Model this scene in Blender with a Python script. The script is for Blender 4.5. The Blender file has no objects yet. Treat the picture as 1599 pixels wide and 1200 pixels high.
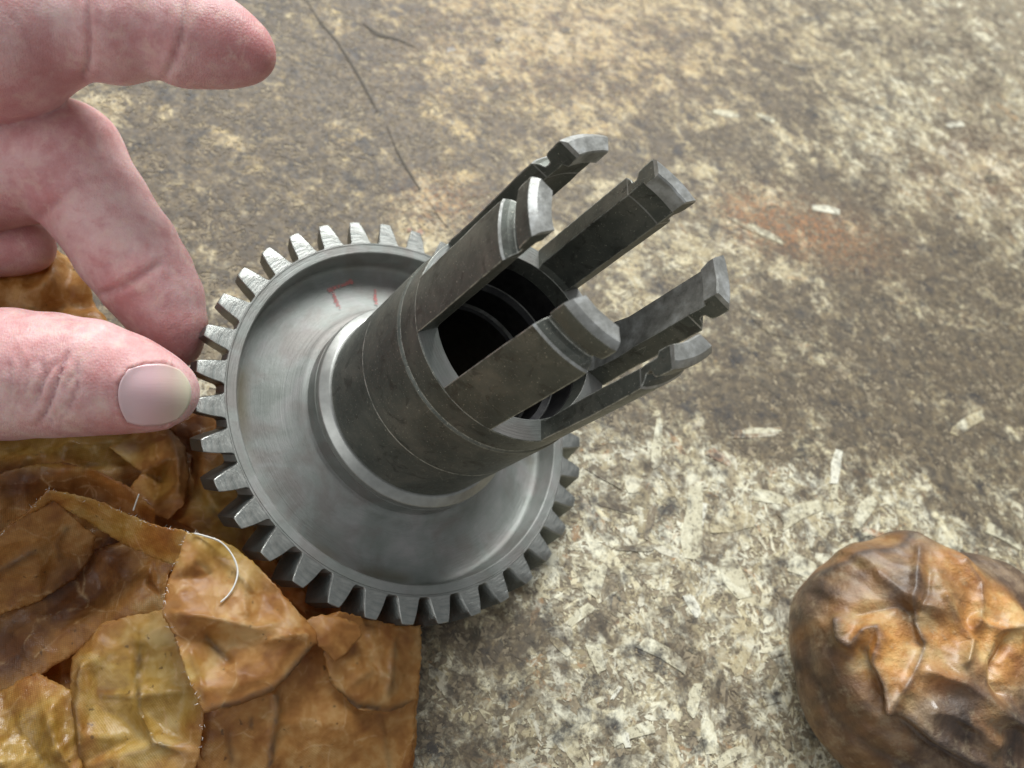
import bpy, bmesh, math, random
import numpy as np
from mathutils import Vector, Matrix, geometry

# ------------------------------------------------------------------ scene, camera, light (1 unit = 1 cm)
scene = bpy.context.scene
C = scene.collection
PI = math.pi
rng = np.random.default_rng(7)
random.seed(7)

IW, IH, FOC = 1599.0, 1200.0, 1315.1142
# columns: world axes expressed in camera coordinates (x right, y down, z forward)
M = np.array([[0.94613499, -0.16892344, 0.2762127],
              [0.0, -0.85310754, -0.5217351],
              [0.32377243, 0.49363184, -0.8071549]])
CAM = np.array([-3.75502548, -8.65101334, 17.16360908])
GEAR = np.array([[0.9145154, -0.30603018, 0.26458856],
                 [0.35716404, 0.91791793, -0.17280198],
                 [-0.18998796, 0.25253159, 0.94875306]])
GEAR_O = np.array([0.0, 0.0, 2.025])

cd = bpy.data.cameras.new("camera")
cam = bpy.data.objects.new("camera", cd)
C.objects.link(cam)
ax = M.T @ np.array([[1, 0, 0], [0, -1, 0], [0, 0, -1.0]])
mw = Matrix.Identity(4)
for i in range(3):
    for j in range(3):
        mw[i][j] = ax[i, j]
    mw[i][3] = CAM[i]
cam.matrix_world = mw
cd.sensor_width = 36.0
cd.lens = 36.0 * FOC / IW
cd.clip_start = 0.5
cd.clip_end = 2000.0
cd.dof.use_dof = True
cd.dof.focus_distance = 14.3
cd.dof.aperture_fstop = 0.24
scene.camera = cam

world = bpy.data.worlds.new("World")
scene.world = world
world.use_nodes = True
bg = world.node_tree.nodes["Background"]
bg.inputs[0].default_value = (0.93, 0.97, 1.0, 1)
bg.inputs[1].default_value = 0.16


def area(name, loc, aim, sx, sy, power, col):
    l = bpy.data.lights.new(name, 'AREA')
    l.shape = 'RECTANGLE'
    l.size, l.size_y = sx, sy
    l.energy = power
    l.color = col
    o = bpy.data.objects.new(name, l)
    C.objects.link(o)
    o.location = loc
    d = Vector(aim) - Vector(loc)
    o.rotation_euler = d.to_track_quat('-Z', 'Y').to_euler()
    return o


area("window_light", (35, 180, 160), (0, 0, 0), 190, 110, 560000, (0.97, 0.99, 0.98))
area("ceiling_light", (-95, -45, 105), (0, 0, 0), 90, 80, 27000, (0.98, 1.0, 1.0))
scene.view_settings.view_transform = 'Standard'
scene.view_settings.look = 'None'
scene.view_settings.exposure = 0.95
scene.view_settings.gamma = 1.0


# ------------------------------------------------------------------ helpers
def px_ray(u, v):
    return M.T @ np.array([(u - IW / 2) / FOC, (v - IH / 2) / FOC, 1.0])


def at(u, v, h=0.0):
    """point at height h above the bench on the line of sight through (u, v)"""
    d = px_ray(u, v)
    return CAM + d * ((h - CAM[2]) / d[2])


def deep(u, v, dist):
    return CAM + px_ray(u, v) * dist


def to_px(P):
    Q = (np.asarray(P) - CAM) @ M.T
    return np.stack([IW / 2 + FOC * Q[:, 0] / Q[:, 2], IH / 2 + FOC * Q[:, 1] / Q[:, 2]], 1)


def mesh_obj(name, verts, faces, mat, parent=None, smooth=False, **props):
    me = bpy.data.meshes.new(name)
    me.from_pydata([tuple(map(float, v)) for v in verts], [], [tuple(int(i) for i in f) for f in faces])
    me.update()
    if mat:
        me.materials.append(mat)
    if smooth:
        me.polygons.foreach_set("use_smooth", np.ones(len(me.polygons), bool))
    o = bpy.data.objects.new(name, me)
    C.objects.link(o)
    if parent:
        o.parent = parent
    for k, v in props.items():
        o[k] = v
    return o


def empty(name, loc=(0, 0, 0), **props):
    o = bpy.data.objects.new(name, None)
    o.empty_display_size = 0.5
    C.objects.link(o)
    o.location = loc
    for k, v in props.items():
        o[k] = v
    return o


def recalc(o):
    bm = bmesh.new()
    bm.from_mesh(o.data)
    bmesh.ops.recalc_face_normals(bm, faces=bm.faces)
    bm.to_mesh(o.data)
    bm.free()


def bevel(o, w, seg=2, ang=30):
    m = o.modifiers.new("bevel", 'BEVEL')
    m.width = w
    m.segments = seg
    m.limit_method = 'ANGLE'
    m.angle_limit = math.radians(ang)
    m.harden_normals = False
    return m


def hash2(ix, iy, seed):
    h = (ix.astype(np.int64) * 374761393 + iy.astype(np.int64) * 668265263 + seed * 974634777) & 0xFFFFFFFF
    h = ((h ^ (h >> 13)) * 1274126177) & 0xFFFFFFFF
    return ((h ^ (h >> 16)) & 0xFFFFFF) / float(0xFFFFFF)


def vnoise(x, y, seed=0):
    ix, iy = np.floor(x), np.floor(y)
    fx, fy = x - ix, y - iy
    fx, fy = fx * fx * (3 - 2 * fx), fy * fy * (3 - 2 * fy)
    a, b = hash2(ix, iy, seed), hash2(ix + 1, iy, seed)
    c, d = hash2(ix, iy + 1, seed), hash2(ix + 1, iy + 1, seed)
    return (a * (1 - fx) + b * fx) * (1 - fy) + (c * (1 - fx) + d * fx) * fy


def fbm(x, y, seed=0, octs=4):
    s, a, t = 0, 0.5, 0
    for k in range(octs):
        s = s + a * vnoise(x * 2 ** k, y * 2 ** k, seed + k * 17)
        t += a
        a *= 0.5
    return s / t


def tri_wave(t):
    return 2 * np.abs(t - np.floor(t + 0.5))


def crumple(x, y, seed, n=7, base=0.5, soft=0.012):
    """sharp random folds: piecewise planar, like paper that has been screwed up"""
    r = np.random.default_rng(seed)
    h = 0
    for k in range(n):
        a = r.uniform(0, PI)
        f = base * r.uniform(0.6, 1.9)
        w = (fbm(x * 0.45 + 9 * k, y * 0.45, seed + k, 2) - 0.5) * 1.6
        m = vnoise(x * 0.6 + 31 * k, y * 0.6 + 7, seed + 50 + k)
        t = (x * math.cos(a) + y * math.sin(a) + w) * f + r.uniform(0, 1)
        v = tri_wave(t)
        v = np.sqrt((v - 0.5) ** 2 + soft ** 2)
        h = h + v / f * m * m * 3
    return (h / n) - 0.25


def smin(a, b, k):
    h = np.clip(0.5 + 0.5 * (b - a) / k, 0, 1)
    return b * (1 - h) + a * h - k * h * (1 - h)


def poly_dist(P, line):
    """distance in pixels of points P (n,2) to a polyline and parameter along it"""
    best = np.full(len(P), 1e9)
    par = np.zeros(len(P))
    n = len(line) - 1
    for i in range(n):
        a, b = np.array(line[i], float), np.array(line[i + 1], float)
        d = b - a
        t = np.clip(((P - a) @ d) / (d @ d), 0, 1)
        q = np.linalg.norm(P - a - t[:, None] * d, axis=1)
        m = q < best
        best[m] = q[m]
        par[m] = (i + t[m]) / n
    return best, par


# ------------------------------------------------------------------ materials
class N:
    """tiny node-graph helper"""

    def __init__(self, name):
        self.m = bpy.data.materials.new(name)
        self.m.use_nodes = True
        self.t = self.m.node_tree
        self.b = self.t.nodes["Principled BSDF"]
        self.out = self.t.nodes["Material Output"]

    def n(self, kind, **kw):
        x = self.t.nodes.new(kind)
        for k, v in kw.items():
            if k in x.bl_rna.properties.keys():
                setattr(x, k, v)
            else:
                self.put(x.inputs[k.replace('_', ' ')], v)
        return x

    def put(self, sock, v):
        if isinstance(v, bpy.types.NodeSocket):
            self.t.links.new(v, sock)
        else:
            sock.default_value = v

    def obj(self):
        return self.n("ShaderNodeTexCoord").outputs["Object"]

    def mapping(self, vec, scale=(1, 1, 1), rot=(0, 0, 0), loc=(0, 0, 0)):
        x = self.n("ShaderNodeMapping")
        self.put(x.inputs["Vector"], vec)
        x.inputs["Scale"].default_value = scale
        x.inputs["Rotation"].default_value = rot
        x.inputs["Location"].default_value = loc
        return x.outputs[0]

    def noise(self, vec, scale, detail=4, rough=0.55, dist=0.0):
        x = self.n("ShaderNodeTexNoise")
        self.put(x.inputs["Vector"], vec)
        x.inputs["Scale"].default_value = scale
        x.inputs["Detail"].default_value = detail
        x.inputs["Roughness"].default_value = rough
        x.inputs["Distortion"].default_value = dist
        return x.outputs["Fac"]

    def ramp(self, fac, stops, interp='LINEAR'):
        x = self.n("ShaderNodeValToRGB")
        x.color_ramp.interpolation = interp
        self.put(x.inputs[0], fac)
        e = x.color_ramp.elements
        while len(e) > 1:
            e.remove(e[-1])
        e[0].position, e[0].color = stops[0][0], tuple(stops[0][1]) + (1,) if len(stops[0][1]) == 3 else stops[0][1]
        for p, c in stops[1:]:
            q = e.new(p)
            q.color = tuple(c) + (1,) if len(c) == 3 else c
        return x.outputs[0]

    def gray(self, fac, stops, interp='LINEAR'):
        return self.ramp(fac, [(p, (v, v, v)) for p, v in stops], interp)

    def mix(self, fac, a, b, mode='MIX'):
        x = self.n("ShaderNodeMix", data_type='RGBA', blend_type=mode)
        self.put(x.inputs[0], fac)
        self.put(x.inputs[6], a if isinstance(a, bpy.types.NodeSocket) else tuple(a) + (1,))
        self.put(x.inputs[7], b if isinstance(b, bpy.types.NodeSocket) else tuple(b) + (1,))
        return x.outputs[2]

    def math(self, op, a, b=0.0, c=0.0, clamp=False):
        x = self.n("ShaderNodeMath", operation=op, use_clamp=clamp)
        for s, v in zip(x.inputs, (a, b, c)):
            self.put(s, v)
        return x.outputs[0]

    def bump(self, h, strength, dist, normal=None):
        x = self.n("ShaderNodeBump")
        x.inputs["Strength"].default_value = strength
        x.inputs["Distance"].default_value = dist
        self.put(x.inputs["Height"], h)
        if normal:
            self.put(x.inputs["Normal"], normal)
        return x.outputs[0]

    def attr(self, name):
        return self.n("ShaderNodeAttribute", attribute_name=name)

    def set(self, **kw):
        for k, v in kw.items():
            self.put(self.b.inputs[k.replace('_', ' ')], v)
        return self.m


def radius_of(g, vec):
    s = g.n("ShaderNodeSeparateXYZ")
    g.put(s.inputs[0], vec)
    r = g.math('SQRT', g.math('ADD', g.math('MULTIPLY', s.outputs[0], s.outputs[0]),
                              g.math('MULTIPLY', s.outputs[1], s.outputs[1])))
    return r, s.outputs[2], s


def make_turned_steel():
    """lathe-turned grey steel of the toothed wheel: circular tool marks, oil film, dull blotches"""
    g = N("turned_steel")
    v = g.obj()
    r, z, s = radius_of(g, v)
    comb = g.n("ShaderNodeCombineXYZ")
    g.put(comb.inputs[0], r)
    g.put(comb.inputs[1], g.math('MULTIPLY', z, 1.0))
    g.put(comb.inputs[2], g.math('MULTIPLY', g.noise(v, 0.5, 1), 0.6))
    rings = g.noise(comb.outputs[0], 26.0, 3, 0.7)
    rings2 = g.noise(comb.outputs[0], 7.0, 2, 0.6)
    blot = g.noise(v, 1.3, 5, 0.6, 0.4)
    spk = g.noise(v, 14.0, 3, 0.6)
    col = g.ramp(blot, [(0.3, (0.21, 0.225, 0.205)), (0.5, (0.285, 0.297, 0.278)), (0.7, (0.36, 0.352, 0.342))])
    col = g.mix(g.gray(rings2, [(0.35, 0.35), (0.6, 0.0)]), col, (0.26, 0.27, 0.26))
    col = g.mix(g.gray(g.noise(g.mapping(v, loc=(7, 1, 3)), 0.9, 4, 0.6, 0.8), [(0.46, 0.0), (0.62, 0.6)]), col, (0.225, 0.20, 0.185))
    # olive preserving oil lying in the corner of the recess, thick only here and there
    d = g.math('ABSOLUTE', g.math('SUBTRACT', r, 3.42))
    ring = g.gray(d, [(0.0, 1.0), (0.22, 0.0)])
    oil = g.math('MULTIPLY', ring, g.gray(g.noise(v, 0.42, 2), [(0.5, 0.0), (0.62, 0.85)]))
    low = g.gray(z, [(0.0, 1.0), (0.001, 0.0)])
    col = g.mix(g.math('MULTIPLY', oil, 0.9), col, (0.13, 0.105, 0.045))
    pit = g.gray(g.noise(v, 4.5, 2, 0.5), [(0.19, 0.6), (0.23, 0.0)])
    col = g.mix(pit, col, (0.10, 0.09, 0.08))
    rough = g.gray(g.math('ADD', g.math('MULTIPLY', blot, 0.7), g.math('MULTIPLY', rings, 0.3)), [(0.3, 0.54), (0.7, 0.68)])
    bm_ = g.bump(rings, 0.8, 0.015)
    bm_ = g.bump(spk, 0.25, 0.01, bm_)
    g.set(Base_Color=col, Metallic=0.7, Roughness=rough, Normal=bm_)
    return g.m


def make_tooth_steel():
    g = N("cut_tooth_steel")
    v = g.obj()
    r, z, s = radius_of(g, v)
    nz = g.n("ShaderNodeSeparateXYZ")
    g.put(nz.inputs[0], g.n("ShaderNodeNewGeometry").outputs["Normal"])
    comb = g.n("ShaderNodeCombineXYZ")
    g.put(comb.inputs[0], r)
    g.put(comb.inputs[1], z)
    g.put(comb.inputs[2], g.math('MULTIPLY', g.noise(v, 0.8, 1), 0.8))
    rings = g.noise(comb.outputs[0], 15.0, 4, 0.8)
    blot = g.noise(v, 2.2, 4, 0.6)
    col = g.ramp(blot, [(0.3, (0.27, 0.275, 0.255)), (0.7, (0.42, 0.42, 0.395))])
    col = g.mix(g.gray(rings, [(0.38, 0.55), (0.55, 0.0)]), col, (0.22, 0.24, 0.23))
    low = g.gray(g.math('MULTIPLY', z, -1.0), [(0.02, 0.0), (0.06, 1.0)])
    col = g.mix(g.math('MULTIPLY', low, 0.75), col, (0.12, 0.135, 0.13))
    g.set(Base_Color=col, Metallic=0.9, Roughness=g.gray(blot, [(0.3, 0.3), (0.7, 0.48)]), Normal=g.bump(rings, 0.9, 0.014))
    return g.m


def make_black_steel():
    """heat-darkened olive-brown steel of the sleeve and prongs"""
    g = N("darkened_steel")
    v = g.obj()
    r, z, s = radius_of(g, v)
    blot = g.noise(v, 1.1, 6, 0.62, 0.5)
    fine = g.noise(v, 11.0, 5, 0.7)
    col = g.ramp(blot, [(0.3, (0.08, 0.088, 0.078)), (0.5, (0.12, 0.127, 0.11)), (0.7, (0.185, 0.182, 0.155))])
    col = g.mix(g.gray(fine, [(0.60, 0.0), (0.72, 0.55)]), col, (0.33, 0.31, 0.26))
    dots = g.gray(g.noise(v, 30.0, 2, 0.5), [(0.68, 0.0), (0.72, 0.7)])
    col = g.mix(dots, col, (0.5, 0.48, 0.4))
    col = g.mix(g.gray(g.noise(v, 2.3, 5, 0.7, 1.0), [(0.36, 0.7), (0.46, 0.0)]), col, (0.06, 0.058, 0.05))
    # short bright scratches
    sc = g.n("ShaderNodeTexVoronoi", feature='DISTANCE_TO_EDGE')
    g.put(sc.inputs["Vector"], g.mapping(g.mix(0.12, v, g.n("ShaderNodeTexNoise").outputs[1]), (1.0, 2.2, 0.8), (0.5, 0.2, 0.9)))
    sc.inputs["Scale"].default_value = 1.6
    line = g.gray(sc.outputs["Distance"], [(0.0, 1.0), (0.008, 0.0)])
    line = g.math('MULTIPLY', line, g.gray(g.noise(v, 3.1, 2), [(0.6, 0.0), (0.68, 0.55)]))
    col = g.mix(line, col, (0.5, 0.49, 0.44))
    dim = g.gray(z, [(0.0, 0.0), (1.0, 1.0)])
    # worn bright corners
    geo = g.n("ShaderNodeNewGeometry")
    bev = g.n("ShaderNodeBevel", samples=6)
    bev.inputs["Radius"].default_value = 0.04
    dot = g.n("ShaderNodeVectorMath", operation='DOT_PRODUCT')
    g.put(dot.inputs[0], bev.outputs[0])
    g.put(dot.inputs[1], geo.outputs["Normal"])
    edge = g.gray(dot.outputs["Value"], [(0.88, 1.0), (0.992, 0.0)])
    edge = g.math('MULTIPLY', edge, g.gray(g.noise(v, 6.0, 4, 0.7), [(0.36, 0.0), (0.55, 1.0)]))
    col = g.mix(edge, col, (0.66, 0.66, 0.60))
    g.set(Base_Color=col, Metallic=0.6, Roughness=g.gray(fine, [(0.3, 0.40), (0.7, 0.58)]),
          Normal=g.bump(fine, 0.3, 0.012, bev.outputs[0]))
    return g.m


def make_bright_cut():
    g = N("machined_lug_steel")
    v = g.obj()
    fine = g.noise(v, 9.0, 5, 0.7)
    col = g.ramp(g.noise(v, 2.6, 5, 0.65), [(0.3, (0.18, 0.18, 0.165)), (0.5, (0.34, 0.34, 0.32)), (0.68, (0.55, 0.56, 0.55))])
    g.set(Base_Color=col, Metallic=0.55, Roughness=g.gray(fine, [(0.3, 0.34), (0.7, 0.52)]), Normal=g.bump(fine, 0.5, 0.015))
    return g.m


def make_dark_bore():
    g = N("dark_bore_steel")  # near-black colour for the tube inside the sleeve
    fine = g.noise(g.obj(), 6.0, 4)
    g.set(Base_Color=g.ramp(fine, [(0.3, (0.012, 0.012, 0.014)), (0.7, (0.035, 0.034, 0.034))]), Metallic=0.6, Roughness=0.5)
    return g.m


def make_chips():
    """wood flakes of the board; colour per flake comes from the mesh, dirt lies over them in patches"""
    g = N("board_flakes")
    v = g.obj()
    a = g.attr("flake").outputs["Color"]
    grain = g.n("ShaderNodeUVMap", uv_map="UVMap").outputs[0]
    gr = g.noise(g.mapping(grain, (1.5, 16, 1)), 4.0, 3, 0.6)
    col = g.mix(g.gray(gr, [(0.35, 0.5), (0.6, 0.0)]), a, (0.24, 0.19, 0.11), 'MIX')
    dirt = g.attr("dirt").outputs["Fac"]
    n1 = g.noise(v, 0.95, 7, 0.70, 0.7)
    n2 = g.noise(v, 7.5, 5, 0.72, 0.4)
    n3 = g.noise(v, 0.55, 3, 0.6)
    n4 = g.noise(g.mapping(v, (1, 1, 1), (0, 0, 0), (11, 3, 2)), 4.2, 5, 0.7, 0.8)
    warm = g.attr("warm").outputs["Fac"]
    # dust and handling blend neighbouring flakes, most of all toward the far left of the board
    tan = g.ramp(g.noise(v, 2.0, 5, 0.7, 0.4), [(0.34, (0.24, 0.18, 0.09)), (0.5, (0.50, 0.40, 0.215)), (0.64, (0.72, 0.62, 0.36))])
    tanw = g.ramp(g.noise(v, 2.0, 5, 0.7, 0.4), [(0.34, (0.20, 0.135, 0.065)), (0.5, (0.44, 0.315, 0.145)), (0.64, (0.66, 0.51, 0.25))])
    tan = g.mix(warm, tan, tanw)
    soft = g.math('ADD', 0.14, g.math('ADD', g.math('MULTIPLY', warm, 0.35), g.math('MULTIPLY', dirt, 0.3)), clamp=True)
    col = g.mix(soft, col, tan)
    col = g.mix(g.gray(n4, [(0.52, 0.0), (0.64, 0.6)]), col, g.mix(warm, (0.60, 0.56, 0.41), (0.50, 0.40, 0.23)))
    col = g.mix(g.gray(n2, [(0.37, 0.9), (0.47, 0.0)]), col, (0.10, 0.08, 0.055))
    pale = g.gray(g.noise(g.mapping(v, (1, 1, 1), (0, 0, 0), (2, 8, 4)), 1.5, 6, 0.74, 0.6), [(0.49, 0.0), (0.60, 0.6)])
    col = g.mix(g.math('MULTIPLY', pale, g.gray(g.math('ADD', dirt, warm), [(0.25, 1.0), (0.8, 0.25)])), col, (0.82, 0.80, 0.64))
    nm = g.noise(g.mapping(v, (1, 1, 1), (0, 0, 0), (3, 1, 6)), 2.9, 5, 0.66, 0.5)
    k = g.math('ADD', g.math('MULTIPLY', dirt, 0.85), g.math('ADD', g.math('MULTIPLY', g.math('SUBTRACT', n1, 0.5), 2.6),
                                   g.math('ADD', g.math('MULTIPLY', g.math('SUBTRACT', nm, 0.5), 3.0),
                                          g.math('MULTIPLY', g.math('SUBTRACT', n3, 0.5), 3.0))))
    k = g.gray(k, [(0.16, 0.0), (0.45, 0.5), (0.85, 0.94)])
    grime = g.ramp(g.noise(v, 3.6, 6, 0.72, 0.5), [(0.34, (0.042, 0.034, 0.026)), (0.50, (0.11, 0.084, 0.057)), (0.66, (0.23, 0.175, 0.10))])
    grime = g.mix(g.gray(g.noise(v, 22.0, 2, 0.6), [(0.35, 0.4), (0.6, 0.0)]), grime, (0.06, 0.05, 0.04))
    col = g.mix(k, col, grime)
    ink = g.gray(g.noise(g.mapping(v, (1, 1, 1), (0, 0, 0), (5, 3, 0)), 1.1, 7, 0.72), [(0.53, 0.0), (0.65, 0.85)])
    col = g.mix(ink, col, (0.045, 0.042, 0.042))
    fleck = g.gray(g.noise(g.mapping(v, (1, 1, 1), (0, 0, 0), (1, 13, 0)), 9.0, 3, 0.6), [(0.70, 0.0), (0.74, 0.8)])
    col = g.mix(fleck, col, (0.035, 0.032, 0.03))
    rust = g.attr("rust").outputs["Fac"]
    rust = g.math('MULTIPLY', rust, g.gray(n2, [(0.42, 0.0), (0.60, 0.9)]))
    col = g.mix(rust, col, (0.40, 0.18, 0.07))
    g.set(Base_Color=col, Roughness=g.gray(n2, [(0.3, 0.5), (0.7, 0.72)]), Normal=g.bump(n2, 0.22, 0.015),
          Specular_IOR_Level=0.35)
    return g.m


def make_wood_under():
    g = N("board_core")
    v = g.obj()
    n1 = g.noise(v, 3.0, 5, 0.65)
    g.set(Base_Color=g.ramp(n1, [(0.3, (0.13, 0.105, 0.075)), (0.55, (0.27, 0.22, 0.145)), (0.7, (0.4, 0.33, 0.22))]),
          Roughness=0.75, Normal=g.bump(n1, 0.5, 0.06))
    return g.m


def crinkle(g, v, scale):
    """flat facets and fine ridges of creased waxed paper: returns (facet height, ridge mask)"""
    wob = g.n("ShaderNodeTexNoise")
    g.put(wob.inputs["Vector"], v)
    wob.inputs["Scale"].default_value = 1.3
    wob.inputs["Detail"].default_value = 2
    vv = g.mix(0.22, v, wob.outputs["Color"], 'LINEAR_LIGHT')
    c1 = g.n("ShaderNodeTexVoronoi")
    g.put(c1.inputs["Vector"], vv)
    c1.inputs["Scale"].default_value = scale
    c2 = g.n("ShaderNodeTexVoronoi", feature='DISTANCE_TO_EDGE')
    g.put(c2.inputs["Vector"], vv)
    c2.inputs["Scale"].default_value = scale
    c3 = g.n("ShaderNodeTexVoronoi")
    g.put(c3.inputs["Vector"], vv)
    c3.inputs["Scale"].default_value = scale * 2.7
    h = g.math('ADD', c1.outputs["Distance"], g.math('MULTIPLY', c3.outputs["Distance"], 0.35))
    return h, g.gray(c2.outputs["Distance"], [(0.0, 1.0), (0.035, 0.0)])


def make_paper():
    """amber oiled paper with a cloth weave: tan where dry, ochre where grease soaks it, brown on darker folds and as shade painted into the hollow"""
    g = N("oiled_paper")
    v = g.obj()
    n1 = g.noise(v, 0.8, 5, 0.6, 0.8)
    n2 = g.noise(v, 3.0, 5, 0.68, 0.3)
    n3 = g.noise(v, 13.0, 3, 0.6)
    k = g.math('ADD', g.math('MULTIPLY', n1, 0.5), g.math('MULTIPLY', n2, 0.5))
    wobble = g.math('MULTIPLY', g.math('SUBTRACT', n1, 0.5), 1.6)

    def field(name):
        return g.gray(g.math('ADD', g.attr(name).outputs["Fac"], wobble), [(0.25, 0.0), (0.75, 1.0)])
    ochre, brown, wet = field("ochre"), field("brown"), g.attr("wet").outputs["Fac"]
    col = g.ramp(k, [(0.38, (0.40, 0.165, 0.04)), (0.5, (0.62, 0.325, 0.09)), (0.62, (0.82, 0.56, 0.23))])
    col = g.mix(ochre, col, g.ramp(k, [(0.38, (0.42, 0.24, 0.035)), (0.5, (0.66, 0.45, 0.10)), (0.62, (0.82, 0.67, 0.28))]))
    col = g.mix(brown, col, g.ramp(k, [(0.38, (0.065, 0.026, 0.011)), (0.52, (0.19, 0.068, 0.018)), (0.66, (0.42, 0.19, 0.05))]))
    uv = g.n("ShaderNodeUVMap", uv_map="UVMap").outputs[0]
    ws = []
    for d in ('X', 'Y'):
        w1 = g.n("ShaderNodeTexWave", bands_direction=d)
        w1.inputs["Scale"].default_value = 9.0
        w1.inputs["Distortion"].default_value = 1.6
        w1.inputs["Detail"].default_value = 2
        g.put(w1.inputs["Vector"], uv)
        ws.append(w1.outputs["Fac"])
    weave = g.math('MULTIPLY', ws[0], ws[1])
    col = g.mix(g.gray(weave, [(0.1, 0.25), (0.7, 0.0)]), col, (0.22, 0.09, 0.02))
    facet, ridge = crinkle(g, v, 1.15)
    col = g.mix(g.math('MULTIPLY', ridge, g.gray(n2, [(0.45, 0.0), (0.6, 0.5)])), col, (0.80, 0.60, 0.32))
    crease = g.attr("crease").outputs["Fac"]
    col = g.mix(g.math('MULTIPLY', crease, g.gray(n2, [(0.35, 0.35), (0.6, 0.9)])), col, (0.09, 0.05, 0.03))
    spots = g.gray(g.noise(v, 6.5, 2, 0.5), [(0.25, 0.7), (0.3, 0.0)])
    col = g.mix(spots, col, (0.09, 0.05, 0.025))
    bump = g.bump(facet, 0.42, 0.14)
    bump = g.bump(n2, 0.35, 0.05, bump)
    bump = g.bump(weave, 0.25, 0.02, bump)
    bump = g.bump(n3, 0.35, 0.025, bump)
    gloss = g.math("ADD", g.math("MULTIPLY", wet, 0.8), 0.24)
    g.set(Base_Color=col, Roughness=g.gray(n2, [(0.32, 0.30), (0.62, 0.6)]), Normal=bump, Coat_Weight=gloss,
          Coat_Roughness=0.12, Coat_Normal=g.bump(facet, 0.6, 0.16, g.bump(n2, 0.5, 0.07)), Specular_IOR_Level=0.5)
    tr = g.n("ShaderNodeBsdfTranslucent")
    g.put(tr.inputs[0], g.mix(0.4, col, (0.90, 0.46, 0.08)))
    ms = g.n("ShaderNodeMixShader")
    ms.inputs[0].default_value = 0.5
    g.put(ms.inputs[1], g.b.outputs[0])
    g.put(ms.inputs[2], tr.outputs[0])
    g.put(g.out.inputs[0], ms.outputs[0])
    return g.m


def make_skin():
    g = N("skin")
    v = g.obj()
    red = g.attr("red").outputs["Fac"]
    cre = g.attr("crease").outputs["Fac"]
    n1 = g.noise(v, 0.9, 4, 0.55)
    n2 = g.noise(v, 5.0, 4, 0.6)
    col = g.ramp(g.math('ADD', g.math('MULTIPLY', n1, 0.6), g.math('MULTIPLY', n2, 0.4)),
                 [(0.37, (0.56, 0.30, 0.30)), (0.5, (0.70, 0.44, 0.435)), (0.63, (0.78, 0.56, 0.54))])
    col = g.mix(g.math('MULTIPLY', red, 0.7), col, (0.50, 0.175, 0.175))
    col = g.mix(g.math('MULTIPLY', cre, 0.6), col, (0.34, 0.10, 0.09))
    mott = g.noise(g.mapping(v, loc=(3, 9, 2)), 2.6, 5, 0.68, 0.4)
    col = g.mix(g.gray(mott, [(0.5, 0.0), (0.66, 0.45)]), col, (0.56, 0.24, 0.235))
    col = g.mix(g.gray(mott, [(0.34, 0.4), (0.48, 0.0)]), col, (0.74, 0.55, 0.47))
    pores = g.n("ShaderNodeTexVoronoi")
    g.put(pores.inputs["Vector"], v)
    pores.inputs["Scale"].default_value = 22.0
    lines = g.noise(g.mapping(v, (5, 1, 1), (0.3, 0.2, 0.5)), 9.0, 4, 0.65)
    b1 = g.bump(pores.outputs["Distance"], 0.3, 0.02)
    b1 = g.bump(lines, 0.4, 0.03, b1)
    g.set(Base_Color=col, Roughness=g.gray(n2, [(0.3, 0.42), (0.7, 0.56)]), Normal=b1, Specular_IOR_Level=0.4,
          Subsurface_Weight=0.55, Subsurface_Scale=0.28, Subsurface_Radius=(1.0, 0.36, 0.22))
    return g.m


def make_nail():
    g = N("nail_plate")
    v = g.obj()
    t = g.attr("tip").outputs["Fac"]
    col = g.ramp(t, [(0.0, (0.74, 0.50, 0.52)), (0.45, (0.71, 0.44, 0.46)), (0.72, (0.68, 0.47, 0.42)), (0.92, (0.74, 0.63, 0.48))])
    streak = g.noise(g.mapping(g.n("ShaderNodeUVMap", uv_map="UVMap").outputs[0], (1, 18, 1)), 2.0, 3)
    g.set(Base_Color=col, Roughness=0.45, Coat_Weight=0.25, Specular_IOR_Level=0.4, Normal=g.bump(streak, 0.2, 0.01),
          Subsurface_Weight=0.3, Subsurface_Scale=0.1, Subsurface_Radius=(1, 0.5, 0.4))
    return g.m


def make_plain(name, col, rough=0.6, metal=0.0, var=0.25, scale=6.0):
    g = N(name)
    n = g.noise(g.obj(), scale, 4)
    g.set(Base_Color=g.mix(g.gray(n, [(0.3, var), (0.7, 0.0)]), col, tuple(c * 0.4 for c in col)), Roughness=rough, Metallic=metal)
    return g.m


def make_crayon():
    """wax rubbed on steel: it covers only in specks"""
    g = N("red_crayon")
    v = g.obj()
    n = g.noise(v, 24.0, 3, 0.6)
    tr = g.n("ShaderNodeBsdfTransparent")
    ms = g.n("ShaderNodeMixShader")
    g.set(Base_Color=(0.50, 0.14, 0.13, 1), Roughness=0.7)
    g.put(ms.inputs[0], g.gray(n, [(0.30, 0.2), (0.60, 0.75)]))
    g.put(ms.inputs[1], tr.outputs[0])
    g.put(ms.inputs[2], g.b.outputs[0])
    g.put(g.out.inputs[0], ms.outputs[0])
    return g.m


MT = dict(turned=make_turned_steel(), tooth=make_tooth_steel(), black=make_black_steel(), lug=make_bright_cut(),
          bore=make_dark_bore(), chips=make_chips(), under=make_wood_under(), skin=make_skin(), nail=make_nail(),
          red=make_crayon(),
          thread=make_plain("cotton_thread", (0.72, 0.70, 0.64), 0.8, 0, 0.3, 20))


# ------------------------------------------------------------------ the bench: a board of pressed flakes
def gblob(P, c, rx, ry, ang=0.0):
    a = math.radians(ang)
    d = P - np.array(c, float)
    x = d[:, 0] * math.cos(a) + d[:, 1] * math.sin(a)
    y = -d[:, 0] * math.sin(a) + d[:, 1] * math.cos(a)
    return np.exp(-((x / rx) ** 2 + (y / ry) ** 2))


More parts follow.
